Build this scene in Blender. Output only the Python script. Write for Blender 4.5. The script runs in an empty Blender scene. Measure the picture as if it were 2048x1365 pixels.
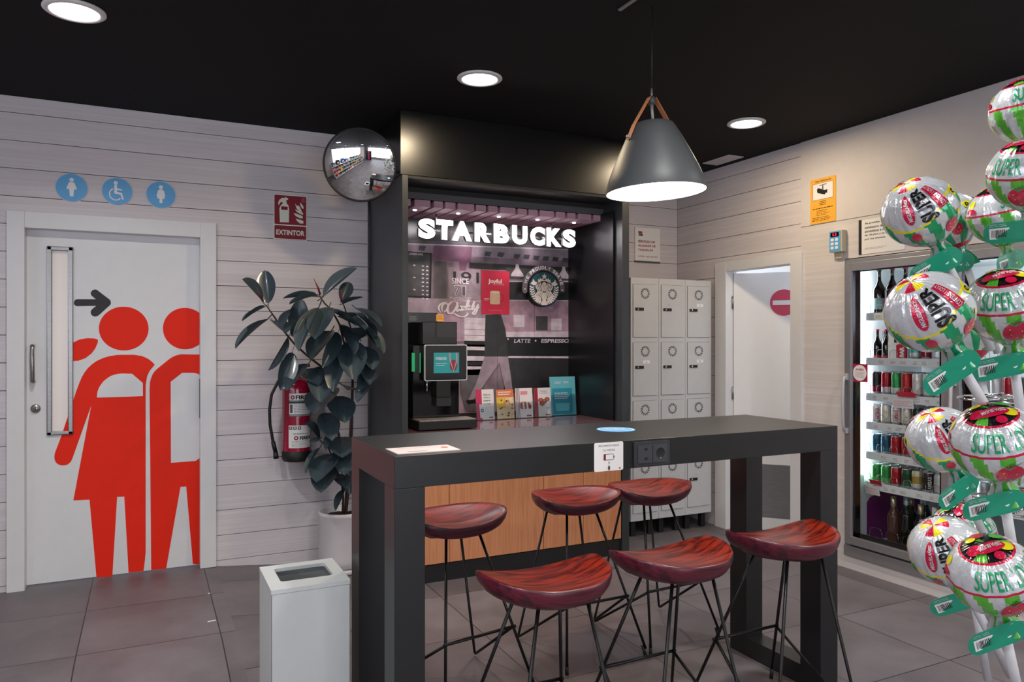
import bpy, bmesh, math, random
from mathutils import Vector, Matrix, Quaternion
S = bpy.context.scene
C = S.collection
PI = math.pi

# ---------------------------------------------------------------- camera, world, exposure
EYE = Vector((0, 0, 1.453))
cam = bpy.data.cameras.new('camera')
cam.sensor_width = 36.0
cam.lens = 36.0 * 1500 / 2048
cam.clip_start = 0.05
camo = bpy.data.objects.new('camera', cam)
C.objects.link(camo)
camo.location = EYE
camo.rotation_euler = (PI / 2, 0, math.radians(-26))
S.camera = camo
S.view_settings.view_transform = 'Standard'
S.view_settings.look = 'None'
S.view_settings.gamma = 1
S.view_settings.use_curve_mapping = False
S.view_settings.exposure = 0.0
S.cycles.use_denoising = True
S.cycles.max_bounces = 8
S.cycles.diffuse_bounces = 4
S.cycles.glossy_bounces = 4
S.cycles.transmission_bounces = 6
S.cycles.transparent_max_bounces = 12
S.cycles.sample_clamp_indirect = 6
W = bpy.data.worlds.new('daylight')
W.use_nodes = True
W.node_tree.nodes['Background'].inputs[0].default_value = (0.80, 0.86, 1.0, 1)
W.node_tree.nodes['Background'].inputs[1].default_value = 2.2
S.world = W
CEIL = 2.812


def area(name, loc, rot, sx, sy, power, col, shape='RECTANGLE', spread=PI):
    l = bpy.data.lights.new(name, 'AREA')
    l.shape = shape
    l.size = sx
    if shape in ('RECTANGLE', 'ELLIPSE'):
        l.size_y = sy
    l.energy = power
    l.color = col
    l.spread = spread
    o = bpy.data.objects.new(name, l)
    o.location = loc
    o.rotation_euler = rot
    C.objects.link(o)
    return o


# daylight through the shop window on the left, lamp of the back room, strips in the drinks cooler
area('window_daylight', (-3.55, -0.6, 1.75), (0, -PI / 2, 0), 1.7, 6.4, 70, (0.97, 0.91, 1.0))
area('shopfront_daylight', (0.4, -6.15, 1.55), (PI / 2, 0, 0), 6.0, 2.3, 120, (0.94, 0.94, 1.0))
area('back_room_lamp', (4.9, 4.0, 2.72), (0, 0, 0), 0.9, 0.9, 26, (0.9, 0.95, 1.0))
DOWN = [(x, y) for y in (3.55, 1.55, -0.45, -2.45) for x in (-2.07, -0.264, 1.546, 3.351) if (x, y) != (-2.07, 3.55)]
for x, y in DOWN:
    warm = (1.0, 0.79, 0.52) if (x > 1 and y > 3) else (0.98, 0.96, 0.94)
    area('downlight_lamp', (x, y, CEIL - 0.016), (0, 0, 0), 0.15, 0.15, (14 if x > 1 else 17) if y > 3 else 20, warm, 'DISK', PI if (x > 1 and y > 3) else math.radians(146))
area('pendant_light', (1.855, 2.475, 2.12), (0, 0, 0), 0.2, 0.2, 7, (1.0, 0.95, 0.9), 'DISK')


# ---------------------------------------------------------------- materials
def lin(c):
    return tuple((v / 12.92 if v <= 0.04045 else ((v + 0.055) / 1.055) ** 2.4) for v in c)


def hexc(h):
    return lin(tuple(int(h[i:i + 2], 16) / 255 for i in (0, 2, 4)))


MATS = {}


def nodes(m):
    m.use_nodes = True
    nt = m.node_tree
    return nt, nt.nodes['Principled BSDF']


def mat(name, h, rough=0.5, metal=0.0, coat=0.0, var=0.06, scale=18.0, stretch=(1, 1, 1), bump=0.0, emit=0.0, ecol=None,
        spec=0.5):
    """a plain procedural material: base colour with a fine noise in it"""
    if name in MATS:
        return MATS[name]
    m = bpy.data.materials.new(name)
    nt, b = nodes(m)
    col = hexc(h)
    tc = nt.nodes.new('ShaderNodeTexCoord')
    mp = nt.nodes.new('ShaderNodeMapping')
    mp.inputs['Scale'].default_value = tuple(scale * s for s in stretch)
    nz = nt.nodes.new('ShaderNodeTexNoise')
    nz.inputs['Scale'].default_value = 1.0
    nz.inputs['Detail'].default_value = 4
    rp = nt.nodes.new('ShaderNodeValToRGB')
    rp.color_ramp.elements[0].position = 0.3
    rp.color_ramp.elements[1].position = 0.7
    rp.color_ramp.elements[0].color = tuple(max(0, c * (1 - var)) for c in col) + (1,)
    rp.color_ramp.elements[1].color = tuple(min(1, c * (1 + var)) for c in col) + (1,)
    nt.links.new(tc.outputs['Object'], mp.inputs[0])
    nt.links.new(mp.outputs[0], nz.inputs['Vector'])
    nt.links.new(nz.outputs[0], rp.inputs[0])
    nt.links.new(rp.outputs[0], b.inputs['Base Color'])
    b.inputs['Roughness'].default_value = rough
    b.inputs['Metallic'].default_value = metal
    b.inputs['Coat Weight'].default_value = coat
    b.inputs['Coat Roughness'].default_value = 0.08
    b.inputs['Specular IOR Level'].default_value = spec
    if bump:
        bp = nt.nodes.new('ShaderNodeBump')
        bp.inputs['Strength'].default_value = bump
        bp.inputs['Distance'].default_value = 0.004
        nt.links.new(nz.outputs[0], bp.inputs['Height'])
        nt.links.new(bp.outputs[0], b.inputs['Normal'])
    if emit:
        b.inputs['Emission Color'].default_value = (hexc(ecol) if ecol else col) + (1,)
        b.inputs['Emission Strength'].default_value = emit
    MATS[name] = m
    return m


def wood(name, c0, c1, c2, rough, grain=(1.2, 14, 14), coat=0.0, bump=0.15, lines=1.0):
    if name in MATS:
        return MATS[name]
    m = bpy.data.materials.new(name)
    nt, b = nodes(m)
    tc = nt.nodes.new('ShaderNodeTexCoord')
    mp = nt.nodes.new('ShaderNodeMapping')
    mp.inputs['Scale'].default_value = grain
    n1 = nt.nodes.new('ShaderNodeTexNoise')
    n1.inputs['Scale'].default_value = 1.0
    n1.inputs['Detail'].default_value = 3
    n1.inputs['Distortion'].default_value = 0.6
    mp2 = nt.nodes.new('ShaderNodeMapping')
    mp2.inputs['Scale'].default_value = tuple(g * 5 for g in grain)
    n2 = nt.nodes.new('ShaderNodeTexNoise')
    n2.inputs['Scale'].default_value = 1.0
    n2.inputs['Detail'].default_value = 6
    wv = nt.nodes.new('ShaderNodeMath')
    wv.operation = 'MULTIPLY'
    wv.inputs[1].default_value = 9.0 * lines
    fr = nt.nodes.new('ShaderNodeMath')
    fr.operation = 'PINGPONG'
    fr.inputs[1].default_value = 1.0
    mx = nt.nodes.new('ShaderNodeMix')
    mx.data_type = 'FLOAT'
    mx.inputs[0].default_value = 0.45
    rp = nt.nodes.new('ShaderNodeValToRGB')
    e = rp.color_ramp.elements
    e[0].position = 0.18
    e[0].color = hexc(c0) + (1,)
    e[1].position = 0.8
    e[1].color = hexc(c2) + (1,)
    k = e.new(0.45)
    k.color = hexc(c1) + (1,)
    L = nt.links.new
    L(tc.outputs['Object'], mp.inputs[0])
    L(mp.outputs[0], n1.inputs['Vector'])
    L(tc.outputs['Object'], mp2.inputs[0])
    L(mp2.outputs[0], n2.inputs['Vector'])
    L(n1.outputs[0], wv.inputs[0])
    L(wv.outputs[0], fr.inputs[0])
    L(fr.outputs[0], mx.inputs[2])
    L(n2.outputs[0], mx.inputs[3])
    L(mx.outputs[0], rp.inputs[0])
    L(rp.outputs[0], b.inputs['Base Color'])
    b.inputs['Roughness'].default_value = rough
    b.inputs['Coat Weight'].default_value = coat
    b.inputs['Coat Roughness'].default_value = 0.15
    if bump:
        bp = nt.nodes.new('ShaderNodeBump')
        bp.inputs['Strength'].default_value = bump
        bp.inputs['Distance'].default_value = 0.002
        L(mx.outputs[0], bp.inputs['Height'])
        L(bp.outputs[0], b.inputs['Normal'])
    MATS[name] = m
    return m


def glass(name, tint=(1, 1, 1), gloss=0.10, rough=0.02):
    if name in MATS:
        return MATS[name]
    m = bpy.data.materials.new(name)
    m.use_nodes = True
    nt = m.node_tree
    nt.nodes.clear()
    out = nt.nodes.new('ShaderNodeOutputMaterial')
    tr = nt.nodes.new('ShaderNodeBsdfTransparent')
    tr.inputs[0].default_value = tint + (1,)
    gl = nt.nodes.new('ShaderNodeBsdfGlossy')
    gl.inputs['Roughness'].default_value = rough
    fz = nt.nodes.new('ShaderNodeLayerWeight')
    fz.inputs[0].default_value = gloss * 2
    mx = nt.nodes.new('ShaderNodeMixShader')
    nt.links.new(fz.outputs['Fresnel'], mx.inputs[0])
    nt.links.new(tr.outputs[0], mx.inputs[1])
    nt.links.new(gl.outputs[0], mx.inputs[2])
    nt.links.new(mx.outputs[0], out.inputs[0])
    MATS[name] = m
    return m


def tile_mat():
    m = bpy.data.materials.new('floor_tiles')
    nt, b = nodes(m)
    N, L = nt.nodes.new, nt.links.new
    tc = N('ShaderNodeTexCoord')
    sp = N('ShaderNodeSeparateXYZ')
    L(tc.outputs['Object'], sp.inputs[0])

    def mth(op, a, b2=None, c=None):
        n = N('ShaderNodeMath')
        n.operation = op
        for i, v in enumerate((a, b2, c)):
            if v is None:
                continue
            if isinstance(v, (int, float)):
                n.inputs[i].default_value = v
            else:
                L(v, n.inputs[i])
        return n.outputs[0]

    left = mth('LESS_THAN', sp.outputs[0], 0.384)
    yy = mth('ADD', sp.outputs[1], mth('MULTIPLY', left, 0.208))
    ux = mth('DIVIDE', mth('ADD', sp.outputs[0], 0.212 + 6), 0.5935)
    uy = mth('DIVIDE', mth('ADD', yy, -2.195 + 12.1), 0.605)
    fx, fy = mth('FRACT', ux), mth('FRACT', uy)
    dx = mth('MINIMUM', fx, mth('SUBTRACT', 1.0, fx))
    dy = mth('MINIMUM', fy, mth('SUBTRACT', 1.0, fy))
    d = mth('MINIMUM', dx, dy)
    joint = mth('LESS_THAN', d, 0.0045)
    cell = N('ShaderNodeCombineXYZ')
    L(mth('FLOOR', ux), cell.inputs[0])
    L(mth('FLOOR', uy), cell.inputs[1])
    wn = N('ShaderNodeTexWhiteNoise')
    L(cell.outputs[0], wn.inputs[0])
    nz = N('ShaderNodeTexNoise')
    nz.inputs['Scale'].default_value = 2.2
    nz.inputs['Detail'].default_value = 8
    nz.inputs['Roughness'].default_value = 0.62
    off = N('ShaderNodeVectorMath')
    off.operation = 'MULTIPLY_ADD'
    off.inputs[1].default_value = (7, 7, 7)
    L(wn.outputs[1], off.inputs[0])
    L(tc.outputs['Object'], off.inputs[2])
    L(off.outputs[0], nz.inputs['Vector'])
    nf = N('ShaderNodeTexNoise')
    nf.inputs['Scale'].default_value = 160
    nf.inputs['Detail'].default_value = 3
    L(tc.outputs['Object'], nf.inputs['Vector'])
    v = mth('ADD', mth('MULTIPLY', nz.outputs[0], 0.75), mth('ADD', mth('MULTIPLY', nf.outputs[0], 0.16), mth('MULTIPLY', wn.outputs[0], 0.10)))
    rp = N('ShaderNodeValToRGB')
    rp.color_ramp.elements[0].position = 0.3
    rp.color_ramp.elements[0].color = hexc('4e494d') + (1,)
    rp.color_ramp.elements[1].position = 0.72
    rp.color_ramp.elements[1].color = hexc('766f74') + (1,)
    L(v, rp.inputs[0])
    mx = N('ShaderNodeMix')
    mx.data_type = 'RGBA'
    L(joint, mx.inputs[0])
    L(rp.outputs[0], mx.inputs[6])
    mx.inputs[7].default_value = hexc('262427') + (1,)
    L(mx.outputs[2], b.inputs['Base Color'])
    L(mth('ADD', mth('MULTIPLY', nz.outputs[0], 0.25), 0.36), b.inputs['Roughness'])
    bp = N('ShaderNodeBump')
    bp.inputs['Strength'].default_value = 0.25
    bp.inputs['Distance'].default_value = 0.002
    L(mth('SUBTRACT', nf.outputs[0], mth('MULTIPLY', joint, 2.0)), bp.inputs['Height'])
    L(bp.outputs[0], b.inputs['Normal'])
    return m


M = dict(
    plank=wood('whitewashed_plank', 'c9c0c4', 'cec7ca', 'd3cdd0', 0.55, (0.9, 12, 60), 0, 0.05, 0.5),
    plank_r=wood('whitewashed_plank_side', 'c9c0c4', 'cec7ca', 'd3cdd0', 0.55, (12, 0.9, 60), 0, 0.05, 0.5),
    plank_gap=mat('plank_gap', '4a4646', 0.8),
    panel=wood('pale_smooth_panel', 'c8c2c1', 'cfc9c8', 'd5d0cf', 0.5, (9, 0.8, 40), 0, 0.03, 0.4),
    fascia=mat('painted_fascia', 'cdc7c6', 0.55, var=0.02),
    ceiling=mat('matt_black_ceiling', '0b0b0c', 0.8, var=0.05, scale=60, spec=0.25),
    white=mat('white_lacquer', 'c9c9cb', 0.35, var=0.015),
    frame=mat('door_frame_white', 'd6d5d7', 0.4, var=0.015),
    leafw=mat('door_leaf_white', 'd8d8da', 0.42, var=0.015),
    white2=mat('bright_white_plastic', 'e6e6e8', 0.35, var=0.01),
    paper=mat('white_paper', 'e4e2e0', 0.6, var=0.01),
    black=mat('black_laminate', '131416', 0.36, var=0.08, scale=40, spec=0.6),
    blackm=mat('matt_black', '101011', 0.6, var=0.05),
    blackg=mat('gloss_black', '08080a', 0.08, coat=0.6, var=0.02),
    fasc=mat('satin_fascia_laminate', '0c0c0d', 0.27, var=0.05, scale=30, spec=0.7),
    table=mat('dark_table_laminate', '141618', 0.36, var=0.09, scale=60, spec=0.55, bump=0.05),
    kside=mat('kiosk_side_laminate', '2e3235', 0.34, var=0.06, scale=30, spec=0.6),
    iron=mat('black_iron', '101113', 0.38, metal=0.3, var=0.05),
    steel=mat('brushed_steel', '9b9a9a', 0.32, metal=0.95, var=0.08, stretch=(1, 1, 6)),
    chrome=mat('chrome', 'd2d2d4', 0.08, metal=1.0, var=0.01),
    alu=mat('grey_aluminium', '97979a', 0.4, metal=0.6, var=0.04),
    alud=mat('dark_aluminium', '444344', 0.45, metal=0.5, var=0.04),
    red=mat('orange_red_vinyl', 'e8260c', 0.6, var=0.02, spec=0.25),
    signred=mat('crimson_print', '850c26', 0.45, var=0.02, spec=0.3),
    lum=mat('luminescent_cream', 'dfe3cf', 0.5, var=0.01),
    blue=mat('sky_blue_plastic', '58a4da', 0.4, var=0.03),
    ink=mat('black_ink', '141314', 0.5, var=0.02),
    grey=mat('grey_ink', '8b898b', 0.5, var=0.02),
    midgrey=mat('mid_grey_ink', '4e4e50', 0.5, var=0.02),
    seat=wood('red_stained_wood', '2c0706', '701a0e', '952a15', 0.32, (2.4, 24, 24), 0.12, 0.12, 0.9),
    seat_edge=wood('cool_light_tinted_wood', '260816', '4c1022', '66192a', 0.36, (2.4, 24, 40), 0.15, 0.12, 0.75),  # purple cast of cool light put into the colour of the seat sides
    cab=wood('oak_veneer', 'b9764f', 'c28058', 'c98a62', 0.45, (40, 26, 1.4), 0, 0.05, 0.8),
    leaf=mat('rubber_plant_leaf', '33424a', 0.38, coat=0.18, var=0.16, scale=10),
    vein=mat('leaf_midrib', '46504e', 0.35, var=0.1),
    bark=mat('plant_bark', '3b302c', 0.7, var=0.25, scale=40),
    stake=mat('bamboo_stake', '8d5f57', 0.6, var=0.15),
    bud=mat('crimson_bud', '6d1730', 0.35, var=0.1),
    soil=mat('potting_soil', '241a18', 0.95, var=0.4, scale=90, bump=0.6),
    pot=mat('white_ceramic', 'cbc5c8', 0.35, var=0.02),
    ext=mat('extinguisher_red', '940a30', 0.22, coat=0.5, var=0.03),
    rubber=mat('black_rubber', '141414', 0.55, var=0.08),
    mirror=mat('mirror_silver', 'f0f2f4', 0.015, metal=1.0, var=0.0),
    shade=mat('grey_lamp_shade', '46484a', 0.5, var=0.04),
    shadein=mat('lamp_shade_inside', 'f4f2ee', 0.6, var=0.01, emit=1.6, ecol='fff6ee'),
    strap=mat('tan_leather_strap', 'c77a50', 0.6, var=0.1),
    glow=mat('lamp_diffuser', 'ffffff', 0.5, var=0, emit=9, ecol='fff2e4'),
    letter=mat('lit_white_acrylic', 'ffffff', 0.4, var=0, emit=0.95, ecol='f6f8fa'),
    beam=mat('mauve_ceiling_slat', 'c096a4', 0.5, var=0.15, scale=8),
    yellow=mat('yellow_sign', 'f0ac3c', 0.45, var=0.02),
    beige=mat('beige_plastic', 'c2b59c', 0.4, var=0.02),
    bin=mat('bin_white_enamel', 'bcc0c1', 0.35, var=0.015),
    teal=mat('teal_card', '0f8f70', 0.3, coat=0.4, var=0.04),
    green=mat('foil_green', '129a62', 0.22, metal=0.25, coat=0.6, var=0.05, bump=1.0, scale=38),
    lime=mat('foil_lime', '55b032', 0.22, metal=0.25, coat=0.6, var=0.05, bump=1.0, scale=38),
    foil=mat('foil_white', 'c9ccd0', 0.2, metal=0.35, coat=0.6, var=0.05, bump=1.0, scale=38),
    foilk=mat('foil_black', '18181a', 0.2, metal=0.3, coat=0.6, var=0.05),
    magenta=mat('foil_crimson', 'c0133f', 0.22, metal=0.25, coat=0.6, var=0.05, bump=1.0, scale=38),
    foily=mat('foil_yellow', 'e6d51c', 0.22, metal=0.2, coat=0.6, var=0.05),
    stick=mat('white_plastic_stick', 'c9c9cc', 0.35, var=0.03),
    lit=mat('fridge_lining', 'dfe5e8', 0.4, var=0.01),
    led=mat('led_strip', 'ffffff', 0.5, var=0, emit=3, ecol='eef6ff'),
    corridor_glow=mat('frosted_glowing_glass', 'cfc6c2', 0.25, var=0, emit=0.18, ecol='f0e2da'),  # pane given a weak glow of its own for the lit corridor behind
)
GLASS = glass('clear_glass', (0.97, 0.98, 0.98), 0.06)
DARKGLASS = glass('bottle_glass', (0.16, 0.2, 0.14), 0.1)


# ---------------------------------------------------------------- mesh builder
GLY = {}


def glyphs(s, off):
    k = (s, off)
    if k not in GLY:
        cu = bpy.data.curves.new('t', 'FONT')
        cu.body = s
        cu.offset = off
        cu.resolution_u = 4
        o = bpy.data.objects.new('t', cu)
        me = bpy.data.meshes.new_from_object(o)
        GLY[k] = ([tuple(v.co) for v in me.vertices], [tuple(p.vertices) for p in me.polygons])
        bpy.data.meshes.remove(me)
        bpy.data.objects.remove(o)
        bpy.data.curves.remove(cu)
    return GLY[k]


def FY(c, o=(0, 0)):   # plane facing the room on a wall of constant Y, (a, b) = (X, Z)
    return lambda a, b, d=0.0: Vector((a, c - d, b))


def FX(c):             # plane of constant X facing -X, (a, b) = (-Y, Z)
    return lambda a, b, d=0.0: Vector((c - d, -a, b))


def FZ(c):             # horizontal plane facing up
    return lambda a, b, d=0.0: Vector((a, b, c + d))


def FG(o, r, u):
    o, r, u = Vector(o), Vector(r).normalized(), Vector(u).normalized()
    n = r.cross(u)
    return lambda a, b, d=0.0: o + r * a + u * b + n * d


def circ(cx, cy, rx, ry=None, n=32, a0=0, a1=2 * PI):
    ry = rx if ry is None else ry
    full = abs(a1 - a0 - 2 * PI) < 1e-6
    k = n if full else n + 1
    return [(cx + rx * math.cos(a0 + (a1 - a0) * i / n), cy + ry * math.sin(a0 + (a1 - a0) * i / n)) for i in range(k)]


def rrect(x0, x1, y0, y1, r, n=5):
    out = []
    for cx, cy, a in ((x1 - r, y1 - r, 0), (x0 + r, y1 - r, PI / 2), (x0 + r, y0 + r, PI), (x1 - r, y0 + r, 3 * PI / 2)):
        out += [(cx + r * math.cos(a + PI / 2 * i / n), cy + r * math.sin(a + PI / 2 * i / n)) for i in range(n + 1)]
    return out


def strip(pts, w):
    """a ribbon outline of width w along a 2D path (w may be a list)"""
    L, R = [], []
    n = len(pts)
    for i, p in enumerate(pts):
        a = Vector(pts[max(0, i - 1)])
        b = Vector(pts[min(n - 1, i + 1)])
        d = (b - a).normalized()
        k = (w[i] if isinstance(w, (list, tuple)) else w) / 2
        L.append((p[0] - d.y * k, p[1] + d.x * k))
        R.append((p[0] + d.y * k, p[1] - d.x * k))
    return L + R[::-1]


class B:
    def __init__(self):
        self.bm = bmesh.new()
        self.mats = []

    def mi(self, m):
        if m not in self.mats:
            self.mats.append(m)
        return self.mats.index(m)

    def _paint(self, faces, m, smooth=False):
        i = self.mi(m)
        for f in faces:
            f.material_index = i
            f.smooth = smooth

    def box(self, x0, x1, y0, y1, z0, z1, m, bev=0.0, seg=2):
        bm = self.bm
        vs = [bm.verts.new((x, y, z)) for x in (x0, x1) for y in (y0, y1) for z in (z0, z1)]
        q = [(0, 1, 3, 2), (4, 6, 7, 5), (0, 4, 5, 1), (2, 3, 7, 6), (0, 2, 6, 4), (1, 5, 7, 3)]
        fs = [bm.faces.new([vs[i] for i in f]) for f in q]
        self._paint(fs, m)
        if bev > 0:
            es = list({e for f in fs for e in f.edges})
            r = bmesh.ops.bevel(bm, geom=es, offset=bev, segments=seg, affect='EDGES', profile=0.5)
            self._paint(r['faces'], m, False)
        return self

    def obox(self, fr, a0, a1, b0, b1, d0, d1, m, bev=0.0):
        """box in a frame"""
        n0 = len(self.bm.verts)
        self.box(a0, a1, b0, b1, d0, d1, m, bev)
        self.bm.verts.ensure_lookup_table()
        for v in self.bm.verts[n0:]:
            v.co = fr(*v.co)
        return self

    def poly(self, fr, pts, m, d=0.0006):
        if len(pts) > 2 and pts[0] == pts[-1]:
            pts = pts[:-1]
        vs = [self.bm.verts.new(fr(p[0], p[1], d)) for p in pts]
        f = self.bm.faces.new(vs)
        # face the front of its frame
        n = (fr(0, 0, 1) - fr(0, 0, 0))
        f.normal_update()
        if f.normal.dot(n) < 0:
            f.normal_flip()
        self._paint([f], m)
        return self

    def prism(self, fr, pts, m, d0, d1, side=None):
        bm = self.bm
        lo = [bm.verts.new(fr(p[0], p[1], d0)) for p in pts]
        hi = [bm.verts.new(fr(p[0], p[1], d1)) for p in pts]
        n = len(pts)
        fs = [bm.faces.new(lo[::-1]), bm.faces.new(hi)]
        ss = [bm.faces.new((lo[i], lo[(i + 1) % n], hi[(i + 1) % n], hi[i])) for i in range(n)]
        self._paint(fs, m)
        self._paint(ss, side or m)
        bmesh.ops.recalc_face_normals(bm, faces=fs + ss)
        return self

    def ring(self, fr, cx, cy, r0, r1, m, d=0.0006, n=40, a0=0, a1=2 * PI, asp=1.0):
        for i in range(n):
            t0, t1 = a0 + (a1 - a0) * i / n, a0 + (a1 - a0) * (i + 1) / n
            self.poly(fr, [(cx + r * math.cos(t) * asp, cy + r * math.sin(t)) for r, t in ((r0, t0), (r1, t0), (r1, t1), (r0, t1))], m, d)
        return self

    def text(self, fr, s, m, x0, x1, y0, y1, off=0.0, d=0.0012, shear=0.0, thick=0.0, side=None):
        """writing fitted to the rectangle x0..x1, y0..y1 of the frame; x1 None keeps its own width, centred needs both"""
        V, Fc = glyphs(s, off)
        if not V:
            return self
        ax0, ax1 = min(v[0] for v in V), max(v[0] for v in V)
        ay0, ay1 = min(v[1] for v in V), max(v[1] for v in V)
        sy = (y1 - y0) / (ay1 - ay0)
        sx = sy if x1 is None else (x1 - x0) / (ax1 - ax0)
        P = [(x0 + (v[0] - ax0) * sx + shear * (v[1] - ay0) * sy, y0 + (v[1] - ay0) * sy) for v in V]
        vs = [self.bm.verts.new(fr(p[0], p[1], d + thick)) for p in P]
        fs = []
        nrm = fr(0.001, 0.001, 1) - fr(0.001, 0.001, 0)
        for f in Fc:
            try:
                q = self.bm.faces.new([vs[i] for i in f])
            except ValueError:
                continue
            fs.append(q)
        self._paint(fs, m)
        if thick:
            cnt = {}
            for f in Fc:
                for i in range(len(f)):
                    a, b2 = f[i], f[(i + 1) % len(f)]
                    cnt[frozenset((a, b2))] = cnt.get(frozenset((a, b2)), []) + [(a, b2)]
            lo = {}
            for e in cnt.values():
                if len(e) == 1:
                    a, b2 = e[0]
                    for k in (a, b2):
                        if k not in lo:
                            lo[k] = self.bm.verts.new(fr(P[k][0], P[k][1], d))
                    try:
                        q = self.bm.faces.new((vs[b2], vs[a], lo[a], lo[b2]))
                        self._paint([q], side or m)
                    except ValueError:
                        pass
        return self

    def bars(self, fr, x0, x1, y0, y1, n, m, d=0.0012, fill=0.5, jag=0.25, seed=1):
        """small print too fine to read, as ruled grey lines"""
        r = random.Random(seed)
        h = (y1 - y0) / n
        for i in range(n):
            b = y1 - h * (i + 0.5)
            x = x0
            e = x1 - (x1 - x0) * jag * r.random()
            while x < e:
                w = (x1 - x0) * r.uniform(0.08, 0.2)
                self.poly(fr, [(x, b - h * fill / 2), (min(x + w, e), b - h * fill / 2), (min(x + w, e), b + h * fill / 2), (x, b + h * fill / 2)], m, d)
                x += w + (x1 - x0) * 0.03
        return self

    def tube(self, pts, r, m, n=10, closed=False, caps=True):
        pts = [Vector(p) for p in pts]
        k = len(pts)
        rr = r if isinstance(r, (list, tuple)) else [r] * k
        rings = []
        prev = None
        for i, p in enumerate(pts):
            if closed:
                t = (pts[(i + 1) % k] - pts[i - 1]).normalized()
            else:
                t = (pts[min(i + 1, k - 1)] - pts[max(i - 1, 0)]).normalized()
            if prev is None:
                up = Vector((0, 0, 1)) if abs(t.z) < 0.9 else Vector((1, 0, 0))
                a = t.cross(up).normalized()
            else:
                a = (prev - t * prev.dot(t)).normalized()
            prev = a
            b = t.cross(a)
            rings.append([self.bm.verts.new(p + (a * math.cos(2 * PI * j / n) + b * math.sin(2 * PI * j / n)) * rr[i]) for j in range(n)])
        fs = []
        for i in range(k if closed else k - 1):
            A, D = rings[i], rings[(i + 1) % k]
            for j in range(n):
                fs.append(self.bm.faces.new((A[j], A[(j + 1) % n], D[(j + 1) % n], D[j])))
        if caps and not closed:
            fs.append(self.bm.faces.new(rings[0][::-1]))
            fs.append(self.bm.faces.new(rings[-1]))
        self._paint(fs, m, True)
        bmesh.ops.recalc_face_normals(self.bm, faces=fs)
        return self

    def lathe(self, prof, m, o=(0, 0, 0), n=32, axis='Z', mat4=None, mats=None, smooth=True):
        """prof = [(radius, height)]; mats = list of a material per segment"""
        T = mat4 if mat4 is not None else Matrix.Translation(Vector(o)) @ {'Z': Matrix.Identity(4), 'Y': Matrix.Rotation(PI / 2, 4, 'X'), 'X': Matrix.Rotation(PI / 2, 4, 'Y')}[axis]
        rings = []
        for r, h in prof:
            if r < 1e-6:
                rings.append([self.bm.verts.new(T @ Vector((0, 0, h)))])
            else:
                rings.append([self.bm.verts.new(T @ Vector((r * math.cos(2 * PI * j / n), r * math.sin(2 * PI * j / n), h))) for j in range(n)])
        al = []
        for i in range(len(prof) - 1):
            A, D = rings[i], rings[i + 1]
            fs = []
            for j in range(n):
                q = [A[j % len(A)], A[(j + 1) % len(A)], D[(j + 1) % len(D)], D[j % len(D)]]
                u = []
                for v in q:
                    if v not in u:
                        u.append(v)
                if len(u) > 2:
                    fs.append(self.bm.faces.new(u))
            self._paint(fs, mats[i] if mats else m, smooth)
            al += fs
        bmesh.ops.recalc_face_normals(self.bm, faces=al)
        return self

    def build(self, name, parent=None, local=False, auto=True, **tags):
        me = bpy.data.meshes.new(name)
        self.bm.to_mesh(me)
        self.bm.free()
        for m in self.mats:
            me.materials.append(m)
        o = bpy.data.objects.new(name, me)
        C.objects.link(o)
        if parent is not None:
            o.parent = parent
            if not local:
                base = parent.location.copy()
                if parent.parent is not None:
                    base += parent.parent.location
                me.transform(Matrix.Translation(-base))
        for k, v in tags.items():
            o[k] = v
        return o


def thing(name, label, cat, loc=(0, 0, 0), group=None, rot=None):
    o = bpy.data.objects.new(name, None)
    o.empty_display_size = 0.05
    C.objects.link(o)
    o.location = loc
    if rot is not None:
        o.rotation_euler = rot
    o['label'] = label
    o['category'] = cat
    if group:
        o['group'] = group
    return o


def tag(o, label, cat, group=None):
    o['label'] = label
    o['category'] = cat
    if group:
        o['group'] = group
    return o


def struct(b, name, parent=None):
    o = b.build(name, parent)
    if parent is None:
        o['kind'] = 'structure'
    return o


def copy_thing(root, loc=None, label=None, group=None, rot=None):
    r = root.copy()
    C.objects.link(r)
    if loc is not None:
        r.location = loc
    if rot is not None:
        r.rotation_euler = rot
    if label:
        r['label'] = label
    if group:
        r['group'] = group
    for ch in list(root.children):
        c = ch.copy()
        C.objects.link(c)
        c.parent = r
        for g in list(ch.children):
            d = g.copy()
            C.objects.link(d)
            d.parent = c
    return r

# ================================================================ THE SETTING
def floor_z(x, y):
    sx = max(0, min(1, 1 - (x - 0.384) / 0.72))
    sy = max(0, min(1, (y - 3.0) / 0.7))
    return 0.068 * min(sx, sy)


M['floor'] = tile_mat()
b = B()
xs = [-3.4, 0.384, 0.56, 0.74, 0.92, 1.104, 2.5, 5.7]
ys = [-6.1, 3.0, 3.175, 3.35, 3.525, 3.7, 4.3, 5.2]
g = [[b.bm.verts.new((x, y, floor_z(x, y))) for y in ys] for x in xs]
fs = [b.bm.faces.new((g[i][j], g[i + 1][j], g[i + 1][j + 1], g[i][j + 1])) for i in range(len(xs) - 1) for j in range(len(ys) - 1)]
b._paint(fs, M['floor'])
struct(b, 'floor')

b = B().box(-3.45, 5.7, -6.15, 5.25, CEIL, CEIL + 0.1, M['ceiling'])
struct(b, 'ceiling')

PL = [-0.0535 + 0.154 * k for k in range(0, 20)]


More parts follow.
